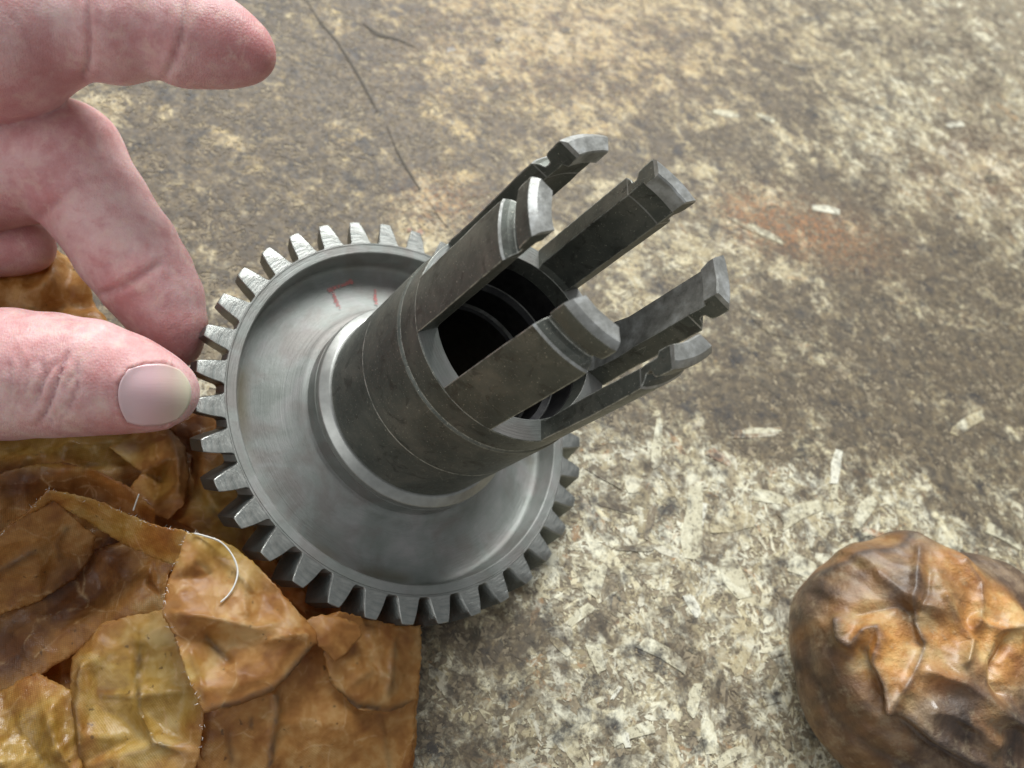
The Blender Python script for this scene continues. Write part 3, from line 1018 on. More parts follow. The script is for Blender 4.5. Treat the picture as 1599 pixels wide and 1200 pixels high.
def sheet(name, outline, inner, mat, parent, step=7.0, amp=0.10, seed=1, soft=6.0, creases=(), edge_rough=2.0, label=None, cf=0.8, lines=(), less=1.0, more=0.0):
    r = np.random.default_rng(seed)
    # resample and roughen the outline: torn and cut edges are never straight
    step *= 0.72
    out = []
    n = len(outline)
    for i in range(n):
        a, b = np.array(outline[i], float), np.array(outline[(i + 1) % n], float)
        k = max(1, int(np.linalg.norm(b[:2] - a[:2]) / step))
        for t in range(k):
            q = a + (b - a) * t / k
            if t:
                q[:2] += r.normal(0, edge_rough * 0.4, 2)
            out.append(q)
    out = np.array(out)
    ctrl = np.array(list(outline) + list(inner), float)
    vv = [Vector((p[0], p[1])) for p in ctrl]
    ed = [(i, (i + 1) % n) for i in range(n)]
    # creases: consecutive inner points flagged by index pairs
    res = geometry.delaunay_2d_cdt(vv, ed + [(n + a, n + b) for a, b in creases], [], 0, 1e-4)
    nv, tris, orig = res[0], res[2], res[3]
    cc = np.array([[p.x, p.y, ctrl[o[0]][2] if o else 0] for p, o in zip(nv, orig)])
    for i, o in enumerate(orig):
        if not o:
            d = np.linalg.norm(ctrl[:, :2] - cc[i, :2], axis=1)
            w = 1 / (d + 1e-3) ** 2
            cc[i, 2] = (w * ctrl[:, 2]).sum() / w.sum()
    lo, hi = out[:, :2].min(0), out[:, :2].max(0)
    gx, gy = np.meshgrid(np.arange(lo[0], hi[0], step), np.arange(lo[1], hi[1], step * 0.87))
    gx[1::2] += step / 2
    G = np.column_stack([gx.ravel(), gy.ravel()]) + r.uniform(-0.22, 0.22, (gx.size, 2)) * step
    G = G[in_poly(G, out[:, :2])]
    d, _ = poly_dist(G, list(map(tuple, out[:, :2])) + [tuple(out[0, :2])])
    G = G[d > step * 0.5]
    P = np.vstack([out[:, :2], G])
    H = 0
    offs = [(0, 0), (1, 0), (-1, 0), (0, 1), (0, -1), (.7, .7), (-.7, .7), (.7, -.7), (-.7, -.7)]
    for ox, oy in offs:
        H = H + tri_height(cc, tris, P + np.array([ox, oy]) * soft * 0.55)
    H = H / len(offs)
    res2 = geometry.delaunay_2d_cdt([Vector(p) for p in P], [(i, (i + 1) % len(out)) for i in range(len(out))], [], 1, 1e-4)
    P2 = np.array([tuple(p) for p in res2[0]])
    H2 = np.array([H[o[0]] if o else 0 for o in res2[3]])
    W = np.array([at(p[0], p[1], h) for p, h in zip(P2, H2)])
    base = np.array([at(p[0], p[1], 0) for p in P2])
    c = crumple(base[:, 0] + seed * 3.3, base[:, 1], seed, 8, cf * 0.75)
    f = fbm(base[:, 0] * 2.2 + seed, base[:, 1] * 2.2, seed, 4) - 0.5
    W[:, 2] = np.maximum(0.05, W[:, 2] + amp * c * 4.5 + amp * 0.3 * f)
    W[:, 0] += amp * 0.25 * (fbm(base[:, 0] * 1.5, base[:, 1] * 1.5, seed + 9, 3) - 0.5)
    extra = np.zeros(len(W))
    for pts, am, wd, dk in lines:
        d_, s_ = poly_dist(P2, pts)
        env = np.clip(np.minimum(s_, 1 - s_) * 6 + 0.15, 0, 1)
        W[:, 2] += am * np.exp(-(d_ / wd) ** 1.3) * env
        wob = 0.5 + fbm(P2[:, 0] / 9, P2[:, 1] / 9, seed + 70, 3)
        extra = np.maximum(extra, dk * wob * 1.3 * np.exp(-(d_ / (wd * 0.8)) ** 2) * env)
    # darker colour where the folds are sharp
    o = mesh_obj(name, W, [tuple(t) for t in res2[2]], mat, parent, True)
    me = o.data
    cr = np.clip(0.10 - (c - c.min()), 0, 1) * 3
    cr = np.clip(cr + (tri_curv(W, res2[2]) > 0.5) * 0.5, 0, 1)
    for nm, blobs in (("brown", [((120, 915), 130, 65, -35, 1.0), ((10, 1010), 120, 60, -25, 0.9), ((60, 765), 150, 40, 5, 0.75), ((20, 880), 110, 60, -20, 0.55),  # brown: real dark folds, plus shade painted into the hollow and behind the teeth
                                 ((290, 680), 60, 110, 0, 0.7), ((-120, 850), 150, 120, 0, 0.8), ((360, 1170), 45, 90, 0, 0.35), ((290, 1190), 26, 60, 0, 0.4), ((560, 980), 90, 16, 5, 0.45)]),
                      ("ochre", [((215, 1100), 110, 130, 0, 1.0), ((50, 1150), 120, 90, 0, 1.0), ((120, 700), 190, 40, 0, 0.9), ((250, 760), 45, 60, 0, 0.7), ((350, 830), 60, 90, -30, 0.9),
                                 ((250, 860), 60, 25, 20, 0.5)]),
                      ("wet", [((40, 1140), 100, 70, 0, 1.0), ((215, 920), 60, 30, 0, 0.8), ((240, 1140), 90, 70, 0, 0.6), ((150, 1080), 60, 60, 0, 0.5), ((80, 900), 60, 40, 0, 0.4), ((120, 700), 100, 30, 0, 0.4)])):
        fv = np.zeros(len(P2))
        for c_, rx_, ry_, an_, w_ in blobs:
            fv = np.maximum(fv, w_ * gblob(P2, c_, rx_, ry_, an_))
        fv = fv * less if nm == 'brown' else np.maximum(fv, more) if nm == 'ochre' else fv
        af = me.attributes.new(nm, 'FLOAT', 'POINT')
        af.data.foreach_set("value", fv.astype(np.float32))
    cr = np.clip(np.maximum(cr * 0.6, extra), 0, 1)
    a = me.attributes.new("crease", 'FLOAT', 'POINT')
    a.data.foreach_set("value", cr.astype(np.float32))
    uv = me.uv_layers.new(name="UVMap")
    li = np.zeros(len(me.loops), np.int32)
    me.loops.foreach_get("vertex_index", li)
    th = r.uniform(0, 1)
    bb = np.column_stack([base[:, 0] * math.cos(th) + base[:, 1] * math.sin(th), -base[:, 0] * math.sin(th) + base[:, 1] * math.cos(th)])
    uv.data.foreach_set("uv", bb[li].astype(np.float32).ravel())
    bm = bmesh.new()
    bm.from_mesh(me)
    for fc in bm.faces:
        if fc.normal.z < 0:
            fc.normal_flip()
    for e in bm.edges:
        if len(e.link_faces) == 2 and e.calc_face_angle(0) > math.radians(80):
            e.smooth = False
    bm.to_mesh(me)
    bm.free()
    s = o.modifiers.new("thickness", 'SOLIDIFY')
    s.thickness = 0.012
    s.offset = -1
    if label:
        o['label'] = label
    return o


def tri_curv(W, tris):
    n = len(W)
    T = np.array([tuple(t) for t in tris])
    fn = np.cross(W[T[:, 1]] - W[T[:, 0]], W[T[:, 2]] - W[T[:, 0]])
    fn /= np.linalg.norm(fn, axis=1)[:, None] + 1e-12
    fn[fn[:, 2] < 0] *= -1
    s = np.zeros((n, 3))
    c = np.zeros(n)
    for k in range(3):
        np.add.at(s, T[:, k], fn)
        np.add.at(c, T[:, k], 1)
    m = np.linalg.norm(s, axis=1) / np.maximum(c, 1)
    return (1 - m) * 6


def build_wrapper():
    w = empty("wrapping_paper", at(200, 950, 0), label='crumpled amber oiled wrapping paper spread open under the left side of the gear',
              category='wrapping paper')
    w_inv = Matrix.Translation(-w.location)

    def S(*a, **k):
        o = sheet(*a, **k)
        o.matrix_parent_inverse = w_inv
        return o

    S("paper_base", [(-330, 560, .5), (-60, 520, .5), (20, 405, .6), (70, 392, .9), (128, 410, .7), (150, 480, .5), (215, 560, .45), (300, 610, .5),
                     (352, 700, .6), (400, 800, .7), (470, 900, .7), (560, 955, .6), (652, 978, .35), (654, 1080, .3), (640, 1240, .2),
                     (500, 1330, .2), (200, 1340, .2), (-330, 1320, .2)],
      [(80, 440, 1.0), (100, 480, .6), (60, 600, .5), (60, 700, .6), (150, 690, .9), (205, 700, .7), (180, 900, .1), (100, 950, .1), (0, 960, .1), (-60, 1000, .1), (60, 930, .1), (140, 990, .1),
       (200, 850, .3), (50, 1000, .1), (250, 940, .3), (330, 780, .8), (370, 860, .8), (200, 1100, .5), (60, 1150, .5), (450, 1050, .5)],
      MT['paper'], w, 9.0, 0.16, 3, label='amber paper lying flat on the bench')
    # brown shaded fold between the hand and the light strip
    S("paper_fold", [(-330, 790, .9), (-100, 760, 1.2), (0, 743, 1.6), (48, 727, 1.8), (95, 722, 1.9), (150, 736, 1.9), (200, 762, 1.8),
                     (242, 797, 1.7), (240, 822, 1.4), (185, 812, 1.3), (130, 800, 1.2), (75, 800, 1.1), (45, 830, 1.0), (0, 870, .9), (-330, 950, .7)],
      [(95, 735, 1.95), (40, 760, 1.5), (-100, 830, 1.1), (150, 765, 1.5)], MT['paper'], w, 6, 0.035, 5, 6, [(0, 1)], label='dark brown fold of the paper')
    # ochre loop of paper beside the gear teeth
    S("paper_loop", [(170, 700, .9), (215, 672, .9), (262, 668, 1.0), (290, 700, 1.2), (297, 745, 1.3), (286, 790, 1.4), (262, 812, 1.4), (225, 800, 1.2), (196, 770, 1.3), (222, 740, 1.0)],
      [(272, 715, 1.35), (280, 760, 1.5), (250, 750, .8), (240, 790, 1.25)], MT['paper'], w, 6, 0.05, 6, 5, [(0, 1)], lines=[([(262, 675), (280, 720), (276, 780)], .1, 6, .4)])
    S("paper_pleat", [(262, 668, .7), (330, 640, .9), (352, 700, .9), (372, 770, 1.0), (410, 850, 1.1), (480, 930, 1.2), (478, 960, 1.1), (400, 900, 1.2),
                      (340, 842, 1.5), (300, 828, 1.6), (268, 812, 1.1), (296, 770, .8), (300, 720, .7)],
      [(320, 760, 1.15), (350, 810, 1.3), (316, 700, .9)], MT['paper'], w, 6, 0.07, 16, 5, lines=[([(300, 720), (316, 770), (345, 820)], .08, 8, .3)])
    # left leaf, hanging from the light strip and turning under
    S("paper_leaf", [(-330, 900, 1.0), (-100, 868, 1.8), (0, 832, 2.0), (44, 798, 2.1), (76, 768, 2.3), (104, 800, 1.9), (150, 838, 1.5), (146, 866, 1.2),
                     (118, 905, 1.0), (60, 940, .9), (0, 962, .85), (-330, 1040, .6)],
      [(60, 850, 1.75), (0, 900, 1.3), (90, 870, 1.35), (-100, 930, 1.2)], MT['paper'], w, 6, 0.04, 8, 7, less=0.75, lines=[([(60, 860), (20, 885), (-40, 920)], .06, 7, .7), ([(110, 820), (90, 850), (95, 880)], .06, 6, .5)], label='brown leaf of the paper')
    # narrow light strip running up to the corner of the front flap
    S("paper_strip", [(-330, 930, 1.6), (-100, 880, 1.8), (0, 834, 2.0), (45, 799, 2.15), (74, 765, 2.4), (100, 770, 2.4), (140, 778, 2.35), (186, 797, 2.35), (236, 820, 2.35), (290, 832, 2.4), (297, 846, 2.3),
                      (277, 886, 1.8), (238, 872, 1.6), (196, 852, 1.55), (150, 824, 1.6), (110, 800, 1.9), (84, 782, 2.2), (48, 806, 2.0), (0, 846, 1.8), (-100, 890, 1.6)],
      [(210, 830, 2.0), (160, 805, 2.0), (260, 850, 2.1)], MT['paper'], w, 5.5, 0.025, 9, 3, less=0.1, more=0.45, label='light-edged strip of the paper')
    # dark hollow under the strip
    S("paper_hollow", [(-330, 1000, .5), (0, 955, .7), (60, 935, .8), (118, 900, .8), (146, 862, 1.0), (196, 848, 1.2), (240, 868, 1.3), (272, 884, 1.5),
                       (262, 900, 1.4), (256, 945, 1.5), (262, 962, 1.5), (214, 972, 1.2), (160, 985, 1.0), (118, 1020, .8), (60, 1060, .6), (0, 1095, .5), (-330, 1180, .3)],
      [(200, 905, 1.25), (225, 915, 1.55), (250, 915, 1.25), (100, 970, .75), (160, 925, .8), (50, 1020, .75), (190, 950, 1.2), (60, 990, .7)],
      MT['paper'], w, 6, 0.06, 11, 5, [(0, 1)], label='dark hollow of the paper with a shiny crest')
    # yellow translucent pane
    S("paper_pane", [(112, 1028, 1.0), (160, 975, 1.3), (214, 960, 1.45), (262, 952, 1.7), (275, 1000, 1.7), (292, 1045, 1.7), (319, 1114, 1.75), (312, 1172, 1.5), (296, 1250, 1.2), (240, 1330, .8),
                     (110, 1330, .7), (122, 1200, .9), (108, 1090, 1.0)],
      [(130, 1040, 1.35), (125, 1150, 1.2), (215, 1050, 1.2), (220, 1150, 1.15), (150, 1100, 1.1), (205, 1000, 1.45), (208, 1100, 1.3), (280, 1150, 1.25), (240, 1160, 1.45), (150, 1060, 1.2)],
      MT['paper'], w, 6, 0.04, 12, 7, [(0, 1), (5, 6)], lines=[([(222, 985), (216, 1050), (220, 1110), (240, 1160), (290, 1178)], .08, 5, .6), ([(130, 1030), (118, 1100), (128, 1200)], .12, 7, .5), ([(150, 1085), (220, 1090), (300, 1080)], .05, 5, .3)], label='yellow grease-soaked pane of the paper')
    S("paper_corner", [(-330, 1130, .5), (-100, 1080, .7), (0, 1078, .9), (55, 1048, 1.1), (112, 1078, 1.2), (122, 1140, 1.15), (132, 1240, 1.0), (100, 1340, .7), (-330, 1340, .4)],
      [(20, 1130, 1.05), (70, 1110, 1.4), (60, 1180, 1.1), (0, 1190, 1.3), (-100, 1180, .8), (90, 1170, 1.35)], MT['paper'], w, 6, 0.11, 13, 4, cf=1.3, label='wrinkled olive corner of the paper with white glints')
    S("paper_tongue", [(276, 1210, 1.0), (300, 1150, 1.3), (318, 1118, 1.5), (330, 1160, 1.3), (338, 1240, 1.0), (300, 1330, .6), (262, 1330, .6)],
      [(306, 1190, 1.35)], MT['paper'], w, 5, 0.03, 14, 4)
    # lower front panel, under the front flap
    S("paper_panel", [(316, 1108, 1.65), (372, 1096, 1.75), (424, 1078, 1.75), (470, 1024, 1.75), (488, 1000, 1.7), (505, 1000, 1.7), (520, 1058, 1.5), (562, 1098, 1.3), (612, 1100, 1.1),
                      (650, 1086, .9), (648, 1140, .75), (638, 1240, .5), (600, 1340, .3), (310, 1340, .6), (318, 1240, 1.05), (313, 1160, 1.4)],
      [(425, 1130, 1.55), (430, 1085, 1.75), (428, 1230, 1.0), (498, 1040, 1.6), (500, 1075, 1.45), (540, 1130, 1.35), (360, 1150, 1.45), (600, 1130, 1.0)],
      MT['paper'], w, 6.5, 0.022, 15, 6, [(0, 1), (0, 2)], lines=[([(430, 1078), (434, 1110), (424, 1170), (416, 1260)], .10, 6, .9), ([(393, 1120), (392, 1140)], 0, 3, 1.0), ([(356, 1135), (362, 1200)], -.03, 6, .5), ([(590, 1110), (600, 1160), (612, 1240)], .05, 6, .3)], label='tan lower panel of the paper')
    # right front panel under the rim
    S("paper_tab", [(486, 968, 1.7), (530, 955, 1.75), (560, 962, 1.55), (604, 974, 1.3), (657, 976, 1.0), (658, 1020, .95), (652, 1092, 1.0), (612, 1110, 1.35), (562, 1108, 1.5), (516, 1066, 1.6), (504, 1010, 1.85), (490, 1000, 1.9)],
      [(540, 1030, 1.75), (600, 1000, 1.35), (620, 1040, 1.35), (606, 1090, 1.4), (560, 985, 1.5), (572, 1065, 1.55), (636, 1060, 1.05)],
      MT['paper'], w, 5.5, 0.025, 17, 7, [(3, 4)], lines=[([(504, 1010), (498, 1030), (503, 1058), (520, 1078), (560, 1102), (612, 1108), (650, 1094)], -.10, 6, 1.0), ([(575, 985), (590, 1020), (600, 1070)], .05, 8, .1), ([(618, 990), (612, 1040), (606, 1092)], .09, 7, .5), ([(540, 1075), (580, 1050), (620, 1070)], .05, 7, .2)], label='creased tan panel against the gear teeth')
    S("paper_scrap", [(476, 968, 1.95), (500, 960, 1.95), (530, 964, 1.9), (562, 976, 1.8), (566, 992, 1.8), (540, 1022, 1.85), (524, 1034, 1.85), (508, 1018, 1.95), (492, 1004, 2.0), (470, 985, 2.05)],
      [(515, 985, 2.05), (520, 1010, 2.0)], MT['paper'], w, 5, 0.02, 21, 3)
    # the front flap with the big fold
    S("paper_flap", [(291, 831, 2.45), (312, 836, 2.45), (340, 842, 2.3), (372, 858, 2.2), (402, 884, 2.15), (440, 925, 2.1), (474, 964, 2.1), (494, 988, 2.1), (497, 1002, 2.1),
                     (474, 1028, 2.05), (448, 1060, 2.0), (424, 1082, 1.95), (372, 1102, 1.95), (318, 1114, 1.95), (300, 1075, 2.05), (286, 1036, 2.1), (276, 1000, 2.1),
                     (254, 962, 2.2), (254, 944, 2.25), (262, 905, 2.3), (279, 870, 2.35)],
      [(330, 900, 2.2), (300, 965, 2.38), (350, 972, 2.3), (400, 985, 2.25), (340, 1040, 1.95), (395, 1010, 2.1), (455, 990, 2.3), (410, 930, 2.0), (385, 900, 2.2), (430, 1050, 2.1),
       (300, 880, 2.45), (370, 1070, 2.1), (325, 1000, 2.0), (372, 935, 2.25), (470, 1000, 2.2)],
      MT['paper'], w, 5, 0.022, 19, 7, [(1, 2), (2, 3), (3, 6), (4, 5)], lines=[([(316, 1108), (372, 1097), (422, 1077), (448, 1056), (474, 1024), (492, 1004)], .04, 7, 1.0), ([(318, 985), (338, 1012), (364, 1036)], -.08, 8, .7), ([(262, 958), (320, 964), (400, 982), (440, 975)], .07, 6, .15), ([(386, 902), (383, 940), (384, 965)], .06, 5, .0), ([(410, 1005), (450, 995), (492, 992)], .09, 8, .0), ([(296, 1010), (310, 1050), (322, 1100)], .06, 7, .2), ([(340, 870), (372, 900), (400, 930)], .04, 5, .3), ([(300, 880), (320, 885), (330, 900)], -.04, 7, .5)], label='tan front flap of the paper with a frayed edge')

    # frayed fibres along cut edges
    def fibres(line, h, n, seed):
        r = np.random.default_rng(seed)
        vs, fs = [], []
        seg = np.array(line, float)
        for i in range(n):
            t = r.uniform(0, len(seg) - 1.001)
            k = int(t)
            q = seg[k] + (seg[k + 1] - seg[k]) * (t - k)
            p = at(q[0] + r.normal(0, 1.5), q[1] + r.normal(0, 1.5), q[2] + 0.03)
            d = r.normal(0, 1, 3)
            d[2] = abs(d[2]) * .6
            d *= r.uniform(0.03, 0.09) / np.linalg.norm(d)
            s = np.cross(d, r.normal(0, 1, 3))
            s *= 0.005 / (np.linalg.norm(s) + 1e-9)
            b = len(vs)
            vs += [p - s, p + s, p + d]
            fs.append((b, b + 1, b + 2))
        o = mesh_obj("frayed_fibres", vs, fs, MT['thread'], w)
        o['kind'] = 'stuff'
        o.matrix_parent_inverse = w_inv

    fibres([(100, 770, 2.42), (186, 797, 2.38), (236, 820, 2.38), (291, 831, 2.48), (312, 836, 2.46), (340, 842, 2.3)], 0, 60, 3)
    fibres([(291, 831, 2.45), (279, 870, 2.36), (262, 905, 2.3), (254, 950, 2.25), (276, 1000, 2.1), (300, 1075, 2.05), (318, 1114, 1.95), (313, 1170, 1.5)], 0, 60, 4)
    fibres([(0, 834, 2.0), (45, 799, 2.15), (74, 765, 2.4), (100, 770, 2.4)], 0, 20, 5)
    return w


def tube(name, pts, rad, mat, parent=None, seg=6, taper=True):
    P = [Vector(p) for p in pts]
    # catmull-rom
    Q = []
    for i in range(len(P) - 1):
        a, b, c, d = P[max(0, i - 1)], P[i], P[i + 1], P[min(len(P) - 1, i + 2)]
        for k in range(8):
            t = k / 8
            Q.append(0.5 * ((2 * b) + (c - a) * t + (2 * a - 5 * b + 4 * c - d) * t * t + (3 * b - a - 3 * c + d) * t ** 3))
    Q.append(P[-1])
    vs, fs = [], []
    n = len(Q)
    for i, q in enumerate(Q):
        d = (Q[min(n - 1, i + 1)] - Q[max(0, i - 1)]).normalized()
        s = d.cross(Vector((0.1, 0.2, 1))).normalized()
        u = s.cross(d)
        r = rad * (0.5 if taper and i in (0, n - 1) else 1) * random.uniform(0.85, 1.15)
        for k in range(seg):
            a = 2 * PI * k / seg
            vs.append(q + s * math.cos(a) * r + u * math.sin(a) * r)
    for i in range(n - 1):
        for k in range(seg):
            fs.append((i * seg + k, i * seg + (k + 1) % seg, (i + 1) * seg + (k + 1) % seg, (i + 1) * seg + k))
    fs.append(tuple(range(seg))[::-1])
    fs.append(tuple(range((n - 1) * seg, n * seg)))
    return mesh_obj(name, vs, fs, mat, parent, True)


build_wrapper()
t = tube("loose_thread", [at(u, v, h) for u, v, h in [(303, 833, 2.5), (322, 838, 2.5), (345, 847, 2.42), (362, 866, 2.35), (371, 890, 2.3), (367, 912, 2.3), (356, 930, 2.3), (344, 941, 2.3)]],
         0.017, MT['thread'])
t['label'] = 'white cotton thread curling over the tan front flap of the paper'
t['category'] = 'thread'
t = tube("thread_end", [at(u, v, h) for u, v, h in [(208, 798, 2.35), (212, 786, 2.55), (217, 772, 2.75)]], 0.014, MT['thread'])
t['label'] = 'short stub of white thread standing on the light paper strip left of the gear'
t['category'] = 'thread'


# ------------------------------------------------------------------ the small wrapped bundle
def build_bundle():
    c = at(1460, 1042, 1.75)
    n_u, n_v = 330, 200
    vs, fs = [], []
    th = np.linspace(0, 2 * PI, n_u, endpoint=False)
    ph = np.linspace(0.0, PI, n_v)
    T, Pp = np.meshgrid(th, ph)
    D = np.stack([np.sin(Pp) * np.cos(T), np.sin(Pp) * np.sin(T), np.cos(Pp)], 2).reshape(-1, 3)
    # squat body: superellipsoid, flatter on top and bottom
    ex = np.array([3.12, 2.62, 1.75])
    rr = 1 / (np.abs(D[:, 0] / ex[0]) ** 2.5 + np.abs(D[:, 1] / ex[1]) ** 2.5 + np.abs(D[:, 2] / ex[2]) ** 2.5) ** (1 / 2.5)
    a = math.radians(-12)
    X = D * rr[:, None]
    R = np.array([[math.cos(a), -math.sin(a), 0], [math.sin(a), math.cos(a), 0], [0, 0, 1]])
    X = X @ R.T
    lump = fbm(D[:, 0] * 1.6 + 5, D[:, 1] * 1.6 + D[:, 2] * 1.3, 4, 3) - 0.5
    X = X * (1 + 0.10 * lump)[:, None]
    W = X + c
    P = to_px(W)
    Nn = D
    vdir = (W - CAM)
    vdir /= np.linalg.norm(vdir, axis=1)[:, None]
    facing = np.clip(-(Nn * vdir).sum(1) * 3, 0, 1)
    # screwed-up folds on the top, tight pleats down the side
    cr = crumple(W[:, 0], W[:, 1] + W[:, 2] * 0.8, 31, 6, 0.36, 0.03)
    top = np.clip((D[:, 2] + 0.35) * 1.4, 0, 1)
    cr2 = crumple(W[:, 0] * 1.0 + 3, W[:, 1] + W[:, 2] * 0.9, 77, 8, 0.95, 0.02)
    disp = (0.28 * cr + 0.20 * cr2) * (0.25 + 0.75 * top)
    crease = np.zeros(len(W))

    def ridge(line, amp, w, side=0, dark=0.0):
        nonlocal disp, crease
        d, s = poly_dist(P, line)
        k = np.exp(-(d / w) ** 1.4) * facing
        disp = disp + amp * k
        if dark:
            crease = np.maximum(crease, dark * np.exp(-(d / (w * 0.45)) ** 2) * facing)

    ridge([(1322, 972), (1326, 998), (1342, 1008), (1362, 985), (1378, 982), (1384, 1000), (1372, 1030), (1386, 1065), (1392, 1098)], 0.28, 11, dark=0.8)
    ridge([(1352, 1012), (1358, 1040), (1376, 1070), (1384, 1100)], -0.22, 9, dark=0.5)
    ridge([(1392, 1100), (1430, 1118), (1456, 1142), (1500, 1168), (1556, 1196), (1590, 1215)], 0.26, 16, dark=0.6)
    ridge([(1400, 1115), (1450, 1160), (1500, 1190), (1560, 1225)], -0.25, 14, dark=0.7)
    ridge([(1398, 1096), (1424, 1060), (1438, 1030), (1444, 1004), (1428, 974), (1436, 930), (1440, 880)], 0.16, 9, dark=0.7)
    ridge([(1452, 1046), (1500, 1062), (1540, 1090), (1575, 1118), (1610, 1134)], 0.24, 13, dark=0.25)
    ridge([(1462, 1100), (1490, 1108), (1520, 1128), (1545, 1150)], 0.20, 12)
    ridge([(1478, 944), (1496, 976), (1514, 1002), (1503, 1032)], 0.20, 8, dark=0.1)
    ridge([(1520, 978), (1550, 992), (1580, 990), (1610, 1002)], 0.17, 9, dark=0.4)
    ridge([(1568, 1000), (1552, 1034), (1550, 1066), (1562, 1086)], -0.2, 9)
    ridge([(1505, 900), (1526, 926), (1528, 962), (1520, 985)], 0.12, 8, dark=0.5)
    ridge([(1380, 905), (1410, 930), (1440, 950), (1470, 960)], 0.13, 10, dark=0.3)
    ridge([(1340, 960), (1370, 952), (1400, 946), (1425, 960)], -0.13, 8, dark=0.3)
    ridge([(1290, 900), (1340, 880), (1400, 866), (1440, 860)], 0.07, 12, dark=0.8)
    ridge([(1505, 880), (1550, 900), (1600, 935), (1640, 965)], 0.30, 34)
    ridge([(1425, 975), (1428, 1000), (1440, 1010)], -0.2, 10)
    ridge([(1452, 905), (1448, 930), (1438, 955)], -0.15, 8)
    ridge([(1262, 1000), (1270, 1060), (1300, 1120), (1360, 1170), (1440, 1210)], -0.10, 16, dark=0.5)
    W = W + Nn * disp[:, None]
    W[:, 2] = np.maximum(W[:, 2], 0.03 + 0.02 * np.abs(D[:, 0]))
    for j in range(n_v - 1):
        for i in range(n_u):
            i2 = (i + 1) % n_u
            fs.append((j * n_u + i, (j + 1) * n_u + i, (j + 1) * n_u + i2, j * n_u + i2))
    b = empty("wrapped_bundle", tuple(float(q) for q in (c[0], c[1], 0)),
              label='round lump wrapped in dark brown oiled paper, alone at the lower right', category='bundle')
    o = mesh_obj("paper_wrapping", W, fs, None, b, True)
    o.matrix_parent_inverse = Matrix.Translation(-b.location)
    me = o.data
    # light amber where one layer of paper lies open on top, brown grease soaked round the side
    d1, _ = poly_dist(P, [(1400, 1010), (1480, 990), (1560, 1010)])
    d2, _ = poly_dist(P, [(1480, 890), (1560, 950), (1600, 1000)])
    amb = np.clip(1.1 - d1 / 88, 0, 1) + np.clip(0.6 - d2 / 85, 0, 1)
    amb = np.clip(amb * 0.9 + (fbm(W[:, 0] * 1.3, W[:, 1] * 1.3, 8, 4) - 0.5) * 1.3, 0, 1) * facing
    wet = np.exp(-(np.hypot(P[:, 0] - 1500, (P[:, 1] - 1100) * 1.1) / 75) ** 2) + 0.6 * np.exp(-(np.hypot(P[:, 0] - 1540, P[:, 1] - 895) / 40) ** 2)
    for nm, v in (("crease", np.clip(crease, 0, 1)), ("amber", amb), ("wet", np.clip(wet, 0, 1))):
        at_ = me.attributes.new(nm, 'FLOAT', 'POINT')
        at_.data.foreach_set("value", v.astype(np.float32))
    uv = me.uv_layers.new(name="UVMap")
    li = np.zeros(len(me.loops), np.int32)
    me.loops.foreach_get("vertex_index", li)
    uv.data.foreach_set("uv", (W[:, [0, 1]] + np.column_stack([W[:, 2] * .5, W[:, 2]]))[li].astype(np.float32).ravel())
    g = N("bundle_paper")
    v = g.obj()
    n1 = g.noise(v, 1.1, 5, 0.62, 0.5)
    n2 = g.noise(v, 4.0, 5, 0.68)
    dark = g.ramp(n1, [(0.32, (0.04, 0.024, 0.015)), (0.5, (0.105, 0.06, 0.033)), (0.66, (0.26, 0.175, 0.10))])
    amber = g.ramp(g.noise(v, 1.6, 5, 0.6), [(0.33, (0.40, 0.15, 0.03)), (0.5, (0.58, 0.275, 0.07)), (0.66, (0.70, 0.46, 0.18))])
    col = g.mix(g.attr("amber").outputs["Fac"], dark, amber)
    col = g.mix(g.gray(g.noise(v, 2.4, 4, 0.7), [(0.55, 0.0), (0.7, 0.5)]), col, (0.40, 0.32, 0.2))
    col = g.mix(g.math('MULTIPLY', g.attr("crease").outputs["Fac"], g.gray(n2, [(0.3, 0.4), (0.6, 1.0)])), col, (0.05, 0.04, 0.036))
    bump = g.bump(n2, 0.6, 0.10)
    bump = g.bump(g.noise(v, 14.0, 3), 0.35, 0.02, bump)
    wet = g.attr("wet").outputs["Fac"]
    fab = g.noise(g.mapping(v, (1, 6, 1), (0, 0, 0.7)), 7.0, 3, 0.6)
    bump = g.bump(fab, 0.25, 0.03, bump)
    facet, ridge_ = crinkle(g, v, 1.3)
    bump = g.bump(facet, 0.6, 0.15, bump)

    g.set(Base_Color=col, Roughness=g.gray(n2, [(0.3, 0.40), (0.6, 0.65)]), Normal=bump,
          Coat_Weight=g.math('ADD', 0.3, g.math('MULTIPLY', wet, 0.7)), Coat_Roughness=g.math('SUBTRACT', 0.30, g.math('MULTIPLY', wet, 0.2)))
    tr = g.n("ShaderNodeBsdfTranslucent")
    g.put(tr.inputs[0], g.mix(0.3, col, (0.8, 0.35, 0.06)))
    ms = g.n("ShaderNodeMixShader")
    ms.inputs[0].default_value = 0.15
    g.put(ms.inputs[1], g.b.outputs[0])
    g.put(ms.inputs[2], tr.outputs[0])
    g.put(g.out.inputs[0], ms.outputs[0])
    me.materials.append(g.m)
    recalc(o)
    return b


build_bundle()


# ------------------------------------------------------------------ the hand
def cone_sdf(G, a, b, ra, rb):
    """signed distance to a round cone (approximated by linear radius along the axis)"""
    d = b - a
    L2 = (d @ d)
    t = np.clip(((G - a) @ d) / L2, 0, 1)
    q = np.sqrt(((G - a - t[..., None] * d) ** 2).sum(-1))
    return q - (ra + (rb - ra) * t)


